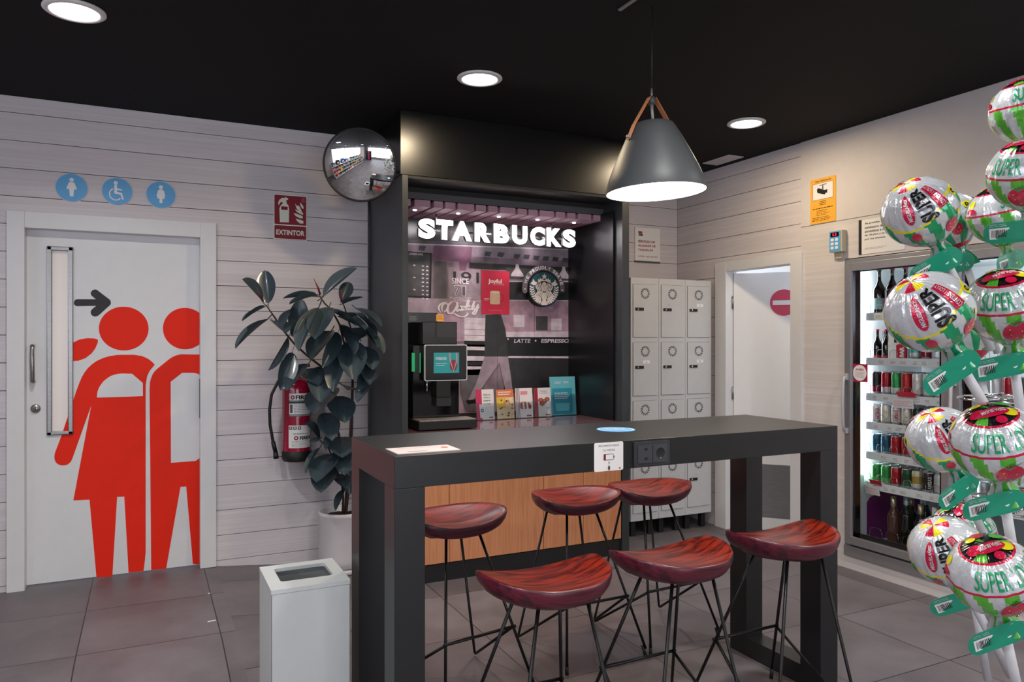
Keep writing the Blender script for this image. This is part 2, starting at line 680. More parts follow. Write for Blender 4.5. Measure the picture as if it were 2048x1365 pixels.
def planks_y(b, x0, x1, y, openings=(), z0=0.0, z1=CEIL):
    """horizontal boards with an open joint, on a wall of constant Y"""
    for k in range(len(PL) - 1):
        a, c = max(PL[k], z0), min(PL[k + 1], z1)
        if c - a < 0.01:
            continue
        segs = [(x0, x1)]
        for ox0, ox1, oz in openings:
            if a < oz - 0.02:
                segs = [s for q in segs for s in ((q[0], min(q[1], ox0)), (max(q[0], ox1), q[1])) if s[1] - s[0] > 0.01]
        for s in segs:
            b.box(s[0], s[1], y, y + 0.014, a + 0.0016, c - 0.0016, M['plank'], 0.0012, 1)


b = B()
planks_y(b, -3.4, 1.335, 4.94, [(-0.64, 0.33, 2.10)])
b.box(-3.4, -0.62, 4.952, 5.06, 0, CEIL, M['plank_gap'])
b.box(0.31, 1.335, 4.952, 5.06, 0, CEIL, M['plank_gap'])
b.box(-0.62, 0.31, 4.952, 5.06, 2.11, CEIL, M['plank_gap'])
struct(b, 'wall_left')

b = B()
planks_y(b, 1.335, 4.03, 5.08)
b.box(1.335, 4.13, 5.092, 5.2, 0, CEIL, M['plank_gap'])
struct(b, 'wall_back')

# the wall with the cooler, its boards, smooth panels and two openings
b = B()
for k in range(len(PL) - 1):
    a, c = max(PL[k], 0), min(PL[k + 1], CEIL)
    if c - a < 0.01:
        continue
    segs = [(3.748, 5.08)] if a > 2.0 else [(4.58, 5.08)]
    for s in segs:
        b.box(4.03, 4.044, s[0], s[1], a + 0.0016, c - 0.0016, M['plank_r'], 0.0012, 1)
    if a < 2.0 < c:
        b.box(4.03, 4.044, 3.748, 4.58, 2.0, c - 0.0016, M['plank_r'])
b.box(4.042, 4.12, 4.50, 5.08, 0, CEIL, M['plank_gap'])
b.box(4.042, 4.12, 3.80, 4.50, 2.03, CEIL, M['plank_gap'])
b.box(4.03, 4.12, 3.392, 3.748, 0, 2.23, M['panel'])
b.box(4.0305, 4.12, 3.748, 3.80, 0, 1.998, M['panel'])
b.box(4.03, 4.12, -6.1, 3.392, 1.98, 2.23, M['panel'])
b.box(4.03, 4.12, -6.1, 1.955, 0, 1.98, M['panel'])
b.box(4.026, 4.12, -6.1, 3.748, 2.232, CEIL, M['fascia'], 0.001, 1)
b.box(4.03, 4.12, 1.955, 3.392, 0, 0.108, M['panel'])
struct(b, 'wall_right')

# walls behind the camera and on the far left, with their big windows
b = B()
b.box(-3.5, -3.4, -6.1, 5.06, 0, 0.85, M['fascia'])
b.box(-3.5, -3.4, -6.1, 5.06, 2.65, CEIL, M['fascia'])
b.box(-3.5, -3.4, 2.65, 5.06, 0.85, 2.65, M['fascia'])
b.box(-3.5, -3.4, -6.1, -3.85, 0.85, 2.65, M['fascia'])
struct(b, 'wall_far_left')
b = B()
b.box(-3.4, 4.12, -6.2, -6.1, 2.72, CEIL, M['fascia'])
b.box(-3.4, -2.6, -6.2, -6.1, 0, 2.72, M['fascia'])
b.box(3.4, 4.12, -6.2, -6.1, 0, 2.72, M['fascia'])
b.box(-2.6, 3.4, -6.2, -6.1, 0, 0.35, M['fascia'])
struct(b, 'wall_behind_camera')
w = B()
for y in (-3.85, -1.7, 0.5, 2.6):
    w.box(-3.47, -3.41, y, y + 0.05, 0.85, 2.65, M['alud'])
w.box(-3.47, -3.41, -3.85, 2.65, 0.85, 0.90, M['alud'])
w.box(-3.47, -3.41, -3.85, 2.65, 2.60, 2.65, M['alud'])
w1 = struct(w, 'window_1')
B().box(-3.445, -3.435, -3.8, 2.6, 0.9, 2.6, GLASS).build('glass_pane', w1)
w = B()
for x in (-2.6, -0.6, 1.4, 3.35):
    w.box(x, x + 0.05, -6.18, -6.12, 0.35, 2.72, M['alud'])
w.box(-2.6, 3.4, -6.18, -6.12, 0.35, 0.40, M['alud'])
w.box(-2.6, 3.4, -6.18, -6.12, 2.67, 2.72, M['alud'])
w2 = struct(w, 'window_2')
B().box(-2.55, 3.35, -6.155, -6.145, 0.4, 2.67, GLASS).build('glass_pane', w2)

# the lit back room behind the half open door
b = B()
b.box(5.55, 5.6, 3.44, 5.2, 0, CEIL, M['white2'])
b.box(4.12, 5.6, 5.15, 5.2, 0, CEIL, M['white2'])
b.box(4.12, 5.6, 3.40, 3.44, 0, CEIL, M['white2'])
struct(b, 'wall_back_room')

# ---------------------------------------------------------------- door with the painted figures
D1 = bpy.data.objects.new('door_1', None)
C.objects.link(D1)
D1.location = (-0.155, 5.0, 0.066)
D1['kind'] = 'structure'
b = B()
b.box(-0.6905, -0.6063, 4.918, 5.06, 0.064, 2.174, M['frame'], 0.002)
b.box(0.2946, 0.3855, 4.918, 5.06, 0.07, 2.174, M['frame'], 0.002)
b.box(-0.6063, 0.2946, 4.920, 5.06, 2.083, 2.174, M['frame'], 0.002)
b.box(0.2940, 0.2948, 4.93, 4.999, 0.98, 1.22, M['blackm'])
b.build('door_frame', D1)
b = B()
b.box(-0.606, -0.500, 5.0, 5.045, 0.076, 2.083, M['leafw'])
b.box(-0.386, 0.2946, 5.0, 5.045, 0.076, 2.083, M['leafw'])
b.box(-0.500, -0.386, 5.0, 5.045, 0.076, 0.925, M['leafw'])
b.box(-0.500, -0.386, 5.0, 5.045, 1.985, 2.083, M['leafw'])
b.build('door_leaf', D1)
f = FY(5.0)
b = B()
WX0, WX1, WZ0, WZ1 = -0.509, -0.3775, 0.915, 1.994
for a0, a1, c0, c1 in ((WX0, WX0 + 0.027, WZ0, WZ1), (WX1 - 0.027, WX1, WZ0, WZ1), (WX0, WX1, WZ0, WZ0 + 0.022), (WX0, WX1, WZ1 - 0.025, WZ1)):
    b.obox(f, a0, a1, c0, c1, -0.01, 0.014, M['steel'], 0.005)
b.build('window_frame', D1, label='brushed steel frame of the narrow window')
B().box(WX0 + 0.02, WX1 - 0.02, 5.012, 5.018, WZ0 + 0.015, WZ1 - 0.015, M['corridor_glow']).build('window_pane', D1)
b = B()
b.tube([(-0.574, 5.0, 1.425), (-0.574, 4.955, 1.425), (-0.574, 4.950, 1.41), (-0.572, 4.952, 1.24), (-0.572, 4.956, 1.228), (-0.572, 5.0, 1.224)], 0.0105, M['steel'], 10)
b.build('pull_handle', D1)
b = B()
b.lathe([(0.0, 0.012), (0.021, 0.011), (0.025, 0.004), (0.025, 0)], M['steel'], (-0.563, 5.0, 1.070), 24, 'Y')
b.obox(f, -0.566, -0.560, 1.058, 1.080, 0.011, 0.014, M['alud'])
b.build('lock', D1)
b = B()
R = M['red']
P = [(-0.1179,1.5267),(0.2146,1.5291)]
b.poly(f, circ(P[0][0], P[0][1], 0.131, 0.130, 48), R, 0.0006)
h2 = [p for p in circ(P[1][0], P[1][1], 0.124, 0.127, 72)]
h2 = [(min(p[0], 0.2942), p[1]) for p in h2]
o2 = []
for p in h2:
    if not o2 or (abs(p[0] - o2[-1][0]) + abs(p[1] - o2[-1][1])) > 1e-5:
        o2.append(p)
b.poly(f, o2, R, 0.0006)
b.poly(f, [(-0.3875,1.441),(-0.378,1.4437),(-0.3517,1.4602),(-0.3097,1.4699),(-0.2734,1.4686),(-0.2539,1.4617),(-0.2539,1.4436),(-0.2673,1.4089),(-0.2855,1.3812),(-0.3157,1.3538),(-0.3517,1.339),(-0.3875,1.3367)], R)
b.poly(f, [(0.0463,1.31),(0.0334,1.326),(0.0141,1.3434),(-0.0052,1.355),(-0.0244,1.3637),(-0.0625,1.3711),(-0.1317,1.3717),(-0.1566,1.3705),(-0.1814,1.3665),(-0.2098,1.3597),(-0.2368,1.3488),(-0.2624,1.3352),(-0.2855,1.316),(-0.3049,1.2955),(-0.3217,1.2709),(-0.335,1.245),(-0.3457,1.2162),(-0.3637,1.1616),(-0.4371,0.9084),(-0.4699,0.8108),(-0.4722,0.7878),(-0.4699,0.77),(-0.4629,0.7559),(-0.4523,0.7456),(-0.4383,0.7391),(-0.4253,0.7382),(-0.41,0.7398),(-0.3993,0.7472),(-0.3898,0.7575),(-0.3827,0.7735),(-0.2879,1.0762),(-0.378,0.5327),(-0.2964,0.5293),(-0.2612,0.0728),(-0.179,0.0656),(-0.1541,0.5329),(-0.1167,0.5309),(-0.0941,0.0765),(-0.0141,0.0757),(-0.0077,0.1318),(-0.0026,0.1882),(-0.0026,1.1866),(-0.0001,1.208),(0.0051,1.2407),(0.0179,1.2719)], R)
b.poly(f, [(-0.2588,1.1224),(-0.2576,1.1404),(-0.2551,1.1584),(-0.2478,1.1805),(-0.2368,1.1997),(-0.2233,1.2189),(-0.2061,1.2339),(-0.1889,1.2461),(-0.169,1.2541),(-0.1467,1.2593),(-0.1254,1.2603),(-0.0752,1.2579),(-0.018,1.2013),(-0.018,1.123)], M['leafw'], 0.0014)
b.poly(f, [(0.2982,1.3697),(0.1906,1.372),(0.1667,1.3664),(0.1443,1.3564),(0.1272,1.345),(0.1114,1.3308),(0.0593,1.2855),(0.0437,1.2685),(0.0334,1.2501),(0.0257,1.2288),(0.0205,1.2075),(0.0179,1.1575),(0.0269,0.0759),(0.1088,0.0736),(0.188,0.5628),(0.22,0.5615),(0.2576,0.083),(0.2955,0.0751),(0.2982,0.0748)], R)
b.poly(f, [(0.1337,1.2048),(0.1973,1.2585),(0.2643,1.2573),(0.2846,1.251),(0.2982,1.2434),(0.2982,0.734),(0.2738,0.7151),(0.1351,0.7133)], M['leafw'], 0.0014)
b.poly(f, [(-0.2911,1.729),(-0.2885,1.7401),(-0.2815,1.7493),(-0.2701,1.7546),(-0.2595,1.753),(-0.1903,1.6943),(-0.1859,1.6772),(-0.1903,1.6649),(-0.248,1.6043),(-0.2595,1.5971),(-0.2718,1.5959),(-0.2841,1.6018),(-0.2902,1.6137),(-0.2902,1.6267),(-0.285,1.6368),(-0.263,1.6584),(-0.3615,1.6543),(-0.371,1.6601),(-0.3762,1.6719),(-0.371,1.688),(-0.3615,1.6952),(-0.2648,1.6975),(-0.2859,1.7171)], M['ink'])
b.build('figure_print', D1, label='red painted figures and a black arrow')

# ---------------------------------------------------------------- door to the back room
D2 = bpy.data.objects.new('door_2', None)
C.objects.link(D2)
D2.location = (4.06, 4.15, 0)
D2['kind'] = 'structure'
b = B()
b.box(4.012, 4.125, 4.4709, 4.594, 0, 2.062, M['frame'], 0.002)
b.box(4.012, 4.125, 3.727, 3.828, 0, 2.062, M['frame'], 0.002)
b.box(4.014, 4.125, 3.828, 4.4709, 1.990, 2.062, M['frame'], 0.002)
b.build('door_frame', D2)
hx, hy, dx, dy = 4.085, 4.462, 0.655, -0.756
fl = FG((hx, hy, 0), (dx, dy, 0), (0, 0, 1))
b = B()
b.obox(fl, 0, 0.63, 0.012, 1.975, -0.04, 0, M['white2'], 0.002)
b.build('door_leaf', D2)
b = B()
b.obox(fl, 0.03, 0.60, 0.11, 0.515, 0.0, 0.002, M['steel'])
b.build('kick_plate', D2, label='brushed metal kick plate')
b = B()
b.poly(fl, circ(0.365, 1.743, 0.1, 0.1, 48), mat('pink_red_print', 'c8365a', 0.4, var=0.04), 0.001)
b.poly(fl, [(0.285, 1.727), (0.445, 1.727), (0.445, 1.760), (0.285, 1.760)], M['white2'], 0.002)
b.build('no_entry_sticker', D2, label='round red no entry sticker')
b = B()
for z in (0.35, 1.05, 1.75):
    b.tube([(4.078, 4.466, z - 0.045), (4.078, 4.466, z + 0.045)], 0.008, M['steel'])
    b.box(4.073, 4.083, 4.4665, 4.4705, z - 0.05, z + 0.05, M['steel'])
b.build('hinge', D2)

# ---------------------------------------------------------------- ceiling fittings
prim = None
names = {(-0.264, 3.55): 'round ceiling downlight above the toilet door, at the top left corner',
         (1.546, 3.55): 'round ceiling downlight in front of the black kiosk fascia',
         (3.351, 3.55): 'round ceiling downlight right of the grey pendant lamp, near the small white vent'}
for i, (x, y) in enumerate(DOWN):
    lab = names.get((x, y), 'round ceiling light over the shop floor, seen only in the round mirror')
    if prim is None:
        prim = thing('downlight', lab, 'ceiling light', (x, y, CEIL), 'recessed ceiling downlights')
        B().lathe([(0.094, -0.001), (0.116, -0.001), (0.117, -0.006), (0.112, -0.010), (0.094, -0.013), (0.090, -0.006), (0.090, 0.02), (0.0, 0.02)], mat('downlight_trim', 'dcdadb', 0.4, var=0.01), n=48).build('trim_ring', prim, local=True)
        B().lathe([(0.0, -0.008), (0.092, -0.008)], M['glow'], n=48).build('diffuser', prim, local=True)
    else:
        copy_thing(prim, (x, y, CEIL), lab, 'recessed ceiling downlights')
t = thing('access_plate', 'small white rectangular access plate in the black ceiling beside the right wall', 'vent', (3.885, 4.36, CEIL))
b = B()
b.box(3.812, 3.958, 4.215, 4.505, CEIL - 0.005, CEIL - 0.0005, M['white'], 0.002)
b.build('plate', t)
B().lathe([(0.0, 0.002), (0.006, 0.002), (0.006, 0)], M['steel'], mat4=Matrix.Translation((3.885, 4.36, CEIL - 0.005)) @ Matrix.Rotation(PI, 4, 'X'), n=12).build('screw', t)

# ================================================================ SIGNS ON THE WALLS
f = FY(4.94)


def sign_disc(cx, cz, label):
    t = thing('toilet_sign', label, 'sign', (cx, 4.94, cz), 'round blue pictogram signs over the toilet door')
    b = B()
    fr = FG((0, 0, 0), (1, 0, 0), (0, 0, 1))
    b.prism(fr, circ(0, 0, 0.0825, n=48), M['white'], 0.0005, 0.004)
    b.build('rim', t, local=True)
    b = B()
    b.prism(fr, circ(0, 0, 0.078, n=48), M['blue'], 0.004, 0.008)
    b.build('disc', t, local=True)
    return t, fr


def picto(t, fr, parts):
    b = B()
    for p in parts:
        b.prism(fr, p, M['white2'], 0.008, 0.011)
    b.build('pictogram', t, local=True)


t, fr = sign_disc(-0.381, 2.326, 'left one of the round blue signs above the door, figure with arms out')
picto(t, fr, [circ(0, 0.044, 0.0115, n=20), [(-0.006, 0.031), (0.006, 0.031), (0.014, 0.028), (0.026, -0.006), (0.021, -0.012), (0.014, -0.004), (0.013, -0.016), (0.011, -0.018), (0.009, -0.05), (-0.009, -0.05), (-0.011, -0.018), (-0.013, -0.016), (-0.014, -0.004), (-0.021, -0.012), (-0.026, -0.006), (-0.014, 0.028)]])
t, fr = sign_disc(-0.152, 2.325, 'middle one of the round blue signs above the door, wheelchair user')
arc = [(-0.008 + 0.031 * math.cos(a), -0.018 + 0.034 * math.sin(a)) for a in [PI * (0.62 + 1.18 * i / 18) for i in range(19)]]
picto(t, fr, [circ(-0.007, 0.048, 0.011, n=20), strip(arc, 0.006), [(-0.015, 0.035), (-0.001, 0.035), (0.0, 0.018), (0.026, 0.012), (0.026, 0.006), (0.0, 0.008), (0.0, -0.004), (0.025, -0.008), (0.034, -0.045), (0.025, -0.047), (0.017, -0.018), (-0.015, -0.014)]])
t, fr = sign_disc(0.079, 2.325, 'right one of the round blue signs above the door, figure in a skirt')
picto(t, fr, [circ(0, 0.044, 0.0115, n=20), [(-0.007, 0.031), (0.007, 0.031), (0.017, 0.022), (0.024, -0.01), (0.017, -0.012), (0.022, -0.024), (0.008, -0.024), (0.008, -0.05), (-0.008, -0.05), (-0.008, -0.024), (-0.022, -0.024), (-0.017, -0.012), (-0.024, -0.01), (-0.017, 0.022)]])

t = thing('fire_extinguisher_sign', 'dark red extinguisher sign with cream pictograms reading EXTINTOR', 'sign', (0.83, 4.94, 2.2))
b = B().obox(f, 0.7265, 0.9335, 2.1015, 2.388, 0.0005, 0.004, M['lum'])
fs_ = 0.004
b.poly(f, rrect(0.731, 0.929, 2.197, 2.383, 0.006), M['signred'], fs_ + 0.0005)
b.poly(f, rrect(0.731, 0.929, 2.106, 2.190, 0.006), M['signred'], fs_ + 0.0005)
b.build('board', t)
b = B()
d = fs_ + 0.001
b.poly(f, [(0.7644,2.2097),(0.7613,2.295),(0.7676,2.3141),(0.7804,2.3272),(0.7814,2.3405),(0.7655,2.3348),(0.7592,2.3167),(0.7528,2.3294),(0.7613,2.352),(0.7804,2.3667),(0.7953,2.3658),(0.7995,2.3749),(0.8059,2.3678),(0.8155,2.3653),(0.8145,2.3564),(0.8038,2.3533),(0.8059,2.3314),(0.8166,2.3213),(0.8209,2.2974),(0.8198,2.2114)], M['lum'], d)
b.poly(f, [(0.7719,2.3112),(0.8123,2.3121),(0.8123,2.2901),(0.7719,2.2892)], M['signred'], d + 0.0005)
for fl_ in ([(0.8585,2.3357),(0.8661,2.3086),(0.8823,2.2844),(0.9072,2.2752),(0.8985,2.2923),(0.8899,2.3138),(0.879,2.3262),(0.8704,2.32)],
            [(0.8899,2.346),(0.892,2.3273),(0.9007,2.3102),(0.9105,2.3043),(0.9116,2.3199),(0.9007,2.3346)],
            [(0.8488,2.2741),(0.8617,2.2563),(0.8877,2.2438),(0.9072,2.2441),(0.9061,2.2573),(0.8877,2.2648),(0.8682,2.2701)],
            [(0.8574,2.3002),(0.8682,2.2833),(0.8899,2.2717),(0.9083,2.2664),(0.9094,2.2776),(0.8855,2.2846)],
            [(0.8617,2.2386),(0.8725,2.2228),(0.8899,2.2096),(0.9116,2.2111),(0.9094,2.2287),(0.8877,2.2338)]):
    b.poly(f, fl_, M['lum'], d)
b.text(f, 'EXTINTOR', M['lum'], 0.742, 0.918, 2.130, 2.163, 0.03, d)
b.bars(f, 0.900, 0.921, 2.345, 2.375, 4, mat('pale_pink_ink', 'c06a80', 0.5), d)
b.build('print', t)

# camera notice, keypad and the two notices of the right wall
gx = FX(4.026)
t = thing('surveillance_sign', 'orange-yellow camera surveillance sign high on the right wall', 'sign', (4.026, 3.558, 2.388))
b = B()
b.prism(gx, rrect(-3.661, -3.454, 2.236, 2.534, 0.008), M['yellow'], 0.0005, 0.003)
b.build('board', t)
b = B()
b.poly(gx, rrect(-3.641, -3.474, 2.392, 2.502, 0.002), M['ink'], 0.0034)
b.poly(gx, rrect(-3.639, -3.476, 2.394, 2.500, 0.002), M['white2'], 0.0038)
b.text(gx, 'ZONA VIDEOVIGILADA', M['ink'], -3.620, -3.490, 2.511, 2.520, 0.02, 0.0036)
b.poly(gx, [(-3.585, 2.484), (-3.527, 2.488), (-3.527, 2.492), (-3.585, 2.488)], M['ink'], 0.0042)
b.poly(gx, [(-3.560, 2.486), (-3.554, 2.486), (-3.552, 2.458), (-3.562, 2.460)], M['ink'], 0.0042)
b.poly(gx, [(-3.606, 2.462), (-3.596, 2.472), (-3.540, 2.450), (-3.520, 2.452), (-3.522, 2.428), (-3.534, 2.430), (-3.541, 2.420), (-3.602, 2.440)], M['ink'], 0.0042)
b.bars(gx, -3.585, -3.530, 2.352, 2.385, 3, M['ink'], 0.0036, 0.35, 0.1, 3)
b.bars(gx, -3.640, -3.475, 2.330, 2.340, 1, M['ink'], 0.0036, 0.5, 0.05, 4)
b.bars(gx, -3.610, -3.500, 2.285, 2.325, 4, M['ink'], 0.0036, 0.25, 0.3, 5)
b.bars(gx, -3.645, -3.470, 2.250, 2.280, 3, M['ink'], 0.0036, 0.3, 0.3, 6)
b.build('print', t)

t = thing('cooler_controller', 'small beige controller with blue keypad and red digits above the drinks cooler', 'control box', (4.03, 3.424, 2.095))
b = B()
b.box(3.985, 4.0295, 3.374, 3.474, 2.025, 2.165, M['beige'], 0.003)
b.build('housing', t)
gk = FX(3.985)
b = B()
b.prism(gk, rrect(-3.470, -3.385, 2.031, 2.160, 0.003), M['blue'], 0.0, 0.002)
for i in range(2):
    for j in range(3):
        x0, z0 = -3.458 + 0.034 * i, 2.045 + 0.026 * j
        b.prism(gk, rrect(x0, x0 + 0.022, z0, z0 + 0.017, 0.002), M['white2'], 0.002, 0.004)
b.build('keypad', t)
b = B()
b.prism(gk, rrect(-3.460, -3.396, 2.125, 2.152, 0.002), M['blackg'], 0.002, 0.0045)
b.text(gk, '3.5', mat('red_led_digits', 'ff2036', 0.5, var=0, emit=2, ecol='ff2036'), -3.445, -3.412, 2.130, 2.147, 0.01, 0.005)
b.build('display', t, label='small black display with glowing red digits')
b = B().box(4.012, 4.0295, 3.40, 3.45, 1.985, 2.025, M['beige'], 0.003)
b.build('cable_cover', t)

gp = FX(4.03)
t = thing('alcohol_notice', 'white notice with a black bar on its left about alcohol sales, above the cooler', 'notice', (4.03, 3.12, 2.10))
b = B()
b.box(4.027, 4.0296, 2.965, 3.262, 1.995, 2.209, M['paper'])
b.box(4.0262, 4.0296, 3.262, 3.283, 1.995, 2.212, M['ink'])
b.build('board', t)
gq = FX(4.027)
b = B()
for i, s in enumerate(('Se prohíbe la venta y', 'suministro de bebidas', 'alcohólicas a menores', 'de 18 años y su consumo', 'por los mismos.')):
    b.text(gq, s, M['ink'], -3.238, -3.238 + 0.0098 * len(s), 2.176 - 0.0245 * i, 2.191 - 0.0245 * i, 0.012, 0.0008)
b.build('print', t)
b = B()
b.bars(gq, -3.238, -3.08, 2.020, 2.034, 2, M['grey'], 0.0008, 0.25)
b.build('small_print', t)

fb = FY(5.08)
t = thing('locker_sign', 'white sign with red words about locker rental, above the left lockers', 'sign', (3.717, 5.08, 2.24))
b = B()
b.box(3.592, 3.843, 5.068, 5.0795, 2.112, 2.386, M['paper'], 0.001)
b.box(3.592, 3.843, 5.067, 5.0795, 2.098, 2.112, M['midgrey'])
b.build('board', t)
fs2 = FY(5.068)
b = B()
rd = mat('brick_red_ink', '9c1c2e', 0.5, var=0.02)
b.text(fs2, 'SERVICIO DE', rd, 3.620, 3.790, 2.262, 2.282, 0.03, 0.001)
b.text(fs2, 'ALQUILER DE', rd, 3.620, 3.797, 2.226, 2.246, 0.03, 0.001)
b.text(fs2, 'TAQUILLAS', rd, 3.620, 3.770, 2.191, 2.211, 0.03, 0.001)
b.text(fs2, 'Locker rent service', rd, 3.620, 3.815, 2.143, 2.160, 0.0, 0.001, 0.2)
b.poly(fs2, [(3.620, 2.354), (3.660, 2.354), (3.664, 2.337), (3.624, 2.337)], rd, 0.001)
b.poly(fs2, [(3.624, 2.335), (3.664, 2.335), (3.670, 2.316), (3.630, 2.316)], M['midgrey'], 0.001)
b.build('print', t)

# ================================================================ CONVEX MIRROR
mc = Vector((1.1270, 4.350, 2.486))
tocam = (EYE - mc).normalized()
az = math.atan2(tocam.x, -tocam.y) - math.radians(9)
el = math.asin(tocam.z) - math.radians(5)
nrm = Vector((math.sin(az) * math.cos(el), -math.cos(az) * math.cos(el), math.sin(el)))
T4 = Matrix.Translation(mc) @ nrm.to_track_quat('Z', 'Y').to_matrix().to_4x4()
t = thing('convex_mirror', 'round convex security mirror with black rim beside the kiosk fascia', 'mirror', mc)
Rc = 0.54
b = B()
b.lathe([(0.206 * i / 22, math.sqrt(Rc ** 2 - (0.206 * i / 22) ** 2) - math.sqrt(Rc ** 2 - 0.206 ** 2) + 0.002) for i in range(23)], M['mirror'], mat4=T4, n=96)
b.build('mirror_glass', t)
b = B()
b.lathe([(0.204, 0.004), (0.208, 0.009), (0.2145, 0.006), (0.2155, -0.006), (0.208, -0.014), (0.12, -0.03), (0.0, -0.034)], M['rubber'], mat4=T4, n=96)
b.build('rim', t)
b = B()
bk = T4 @ Vector((0, 0, -0.03))
b.tube([bk, bk + Vector((0.06, 0.06, 0.0)), (1.30, 4.44, 2.49), (1.338, 4.44, 2.49)], 0.011, M['rubber'], 12)
b.lathe([(0.0, 0.012), (0.03, 0.010), (0.033, 0.0)], M['rubber'], mat4=Matrix.Translation((1.339, 4.44, 2.49)) @ Matrix.Rotation(-PI / 2, 4, 'Y'), n=24)
b.build('wall_bracket', t)

# ================================================================ COFFEE KIOSK
K = thing('coffee_kiosk', 'tall black coffee corner cabinet with a lit niche and oak doors', 'kiosk', (2.15, 4.6, 0))
KX0, KX1, KY = 1.352, 2.958, 4.24
b = B()
b.box(1.340, 2.962, KY, 4.938, 2.4335, CEIL - 0.001, M['fasc'], 0.0015)
b.build('fascia', K)
for nm, x0, x1 in (('a', KX0, KX0 + 0.036), ('b', 2.902, KX1)):
    b = B().box(x0, x1, KY + 0.004, 4.938 if nm == 'a' else 5.078, 0.0, 2.4335, M['kside'], 0.001)
    b.build('side_panel', K)
b = B().box(1.389, 2.901, 4.9415, 4.9745, 0, 2.43, M['blackm'])
b.build('back_panel', K)
b = B().box(1.389, 2.901, 4.245, 4.475, 2.415, 2.4325, M['blackm'])
b.build('header', K)
b = B().box(1.389, 2.901, 4.475, 4.489, 2.343, 2.383, M['midgrey'])
b.box(1.389, 2.901, 4.480, 4.489, 2.383, 2.4325, M['blackm'])
b.box(1.389, 2.901, 4.489, 4.94, 2.352, 2.4325, M['blackm'])
b.build('niche_ceiling', K)
b = B().box(2.885, 2.9015, 4.33, 4.94, 0.905, 2.35, mat('satin_black', '0c0c0e', 0.30, var=0.1, spec=0.5))
b.build('niche_lining', K, label='satin black side wall of the niche')
M['counter'] = mat('dark_mauve_gloss_counter', '7c5c62', 0.09, coat=0.5, var=0.05)
b = B().box(1.389, 2.901, 4.25, 4.94, 0.872, 0.905, M['counter'], 0.002)
b.build('countertop', K)
b = B()
b.box(1.389, 2.901, 4.275, 4.93, 0.10, 0.872, M['blackm'])
b.box(1.389, 2.901, 4.262, 4.30, 0.0, 0.105, M['black'])
b.build('carcass', K)
gaps = [1.392] + [1.6515, 2.302, 2.600] + [2.899]
for i in range(4):
    d_ = B().box(gaps[i] + 0.0015, gaps[i + 1] - 0.0015, 4.252, 4.274, 0.112, 0.868, M['cab'], 0.001, 1).build('cabinet_door', K)
    if i in (0, 2):
        xx = gaps[i + 1] - 0.035
        bb = B().lathe([(0, 0.003), (0.008, 0.003), (0.009, 0)], M['steel'], (xx, 4.252, 0.835), 16, 'Y')
        o = bb.build('lock', d_)

# slatted niche ceiling: beams across the depth, with spots
t = K   # mauve slats with tiny spotlights close the top of the niche
zz = 2.3005
sl = [(1.4411,2.3942),(1.4861,2.3982),(1.5105,2.4004),(1.6171,2.4098),(1.6398,2.4118),(1.7011,2.4172),(1.715,2.4185),(1.787,2.4248),(1.8019,2.4261),(1.9165,2.4363),(1.931,2.4376),(2.0004,2.4437),(2.0181,2.4453),(2.0856,2.4512)]
sl += [(2.1049,2.3868),(2.217,2.3961),(2.2347,2.3975),(2.3007,2.403),(2.316,2.4042),(2.3844,2.4099),(2.4012,2.4113),(2.5104,2.4203),(2.529,2.4218),(2.5985,2.4276),(2.6181,2.4292),(2.6816,2.4344),(2.7043,2.4363),(2.8105,2.4451),(2.8287,2.4466),(2.8944,2.452)]
sx = [max(1.392, s[0]) for s in sl]
ed = [(sx[i], sx[i + 1]) for i in range(0, len(sx), 2)]
ed[6] = (ed[6][0], ed[6][1])
for x0, x1 in ed:
    if x1 - x0 < 0.02:
        continue
    B().box(x0, x1, 4.490, 4.938, zz, zz + 0.041, M['beam'], 0.0015, 1).build('slat', t)
for sp in [(1.5564,2.3151),(1.8568,2.313),(2.1536,2.3103),(2.451,2.3075),(2.7466,2.3045)]:
    bb = B()
    bb.lathe([(0.0, 0.001), (0.011, 0.001), (0.013, 0.004), (0.013, 0.012)], M['led'], (sp[0], 4.62, zz - 0.008), 16)
    bb.build('spot_lamp', t)
for x in (1.75, 2.15, 2.55):
    area('niche_spot', (x, 4.62, 2.285), (0, 0, 0), 0.05, 0.05, 4.0, (1.0, 0.90, 0.94), 'DISK')

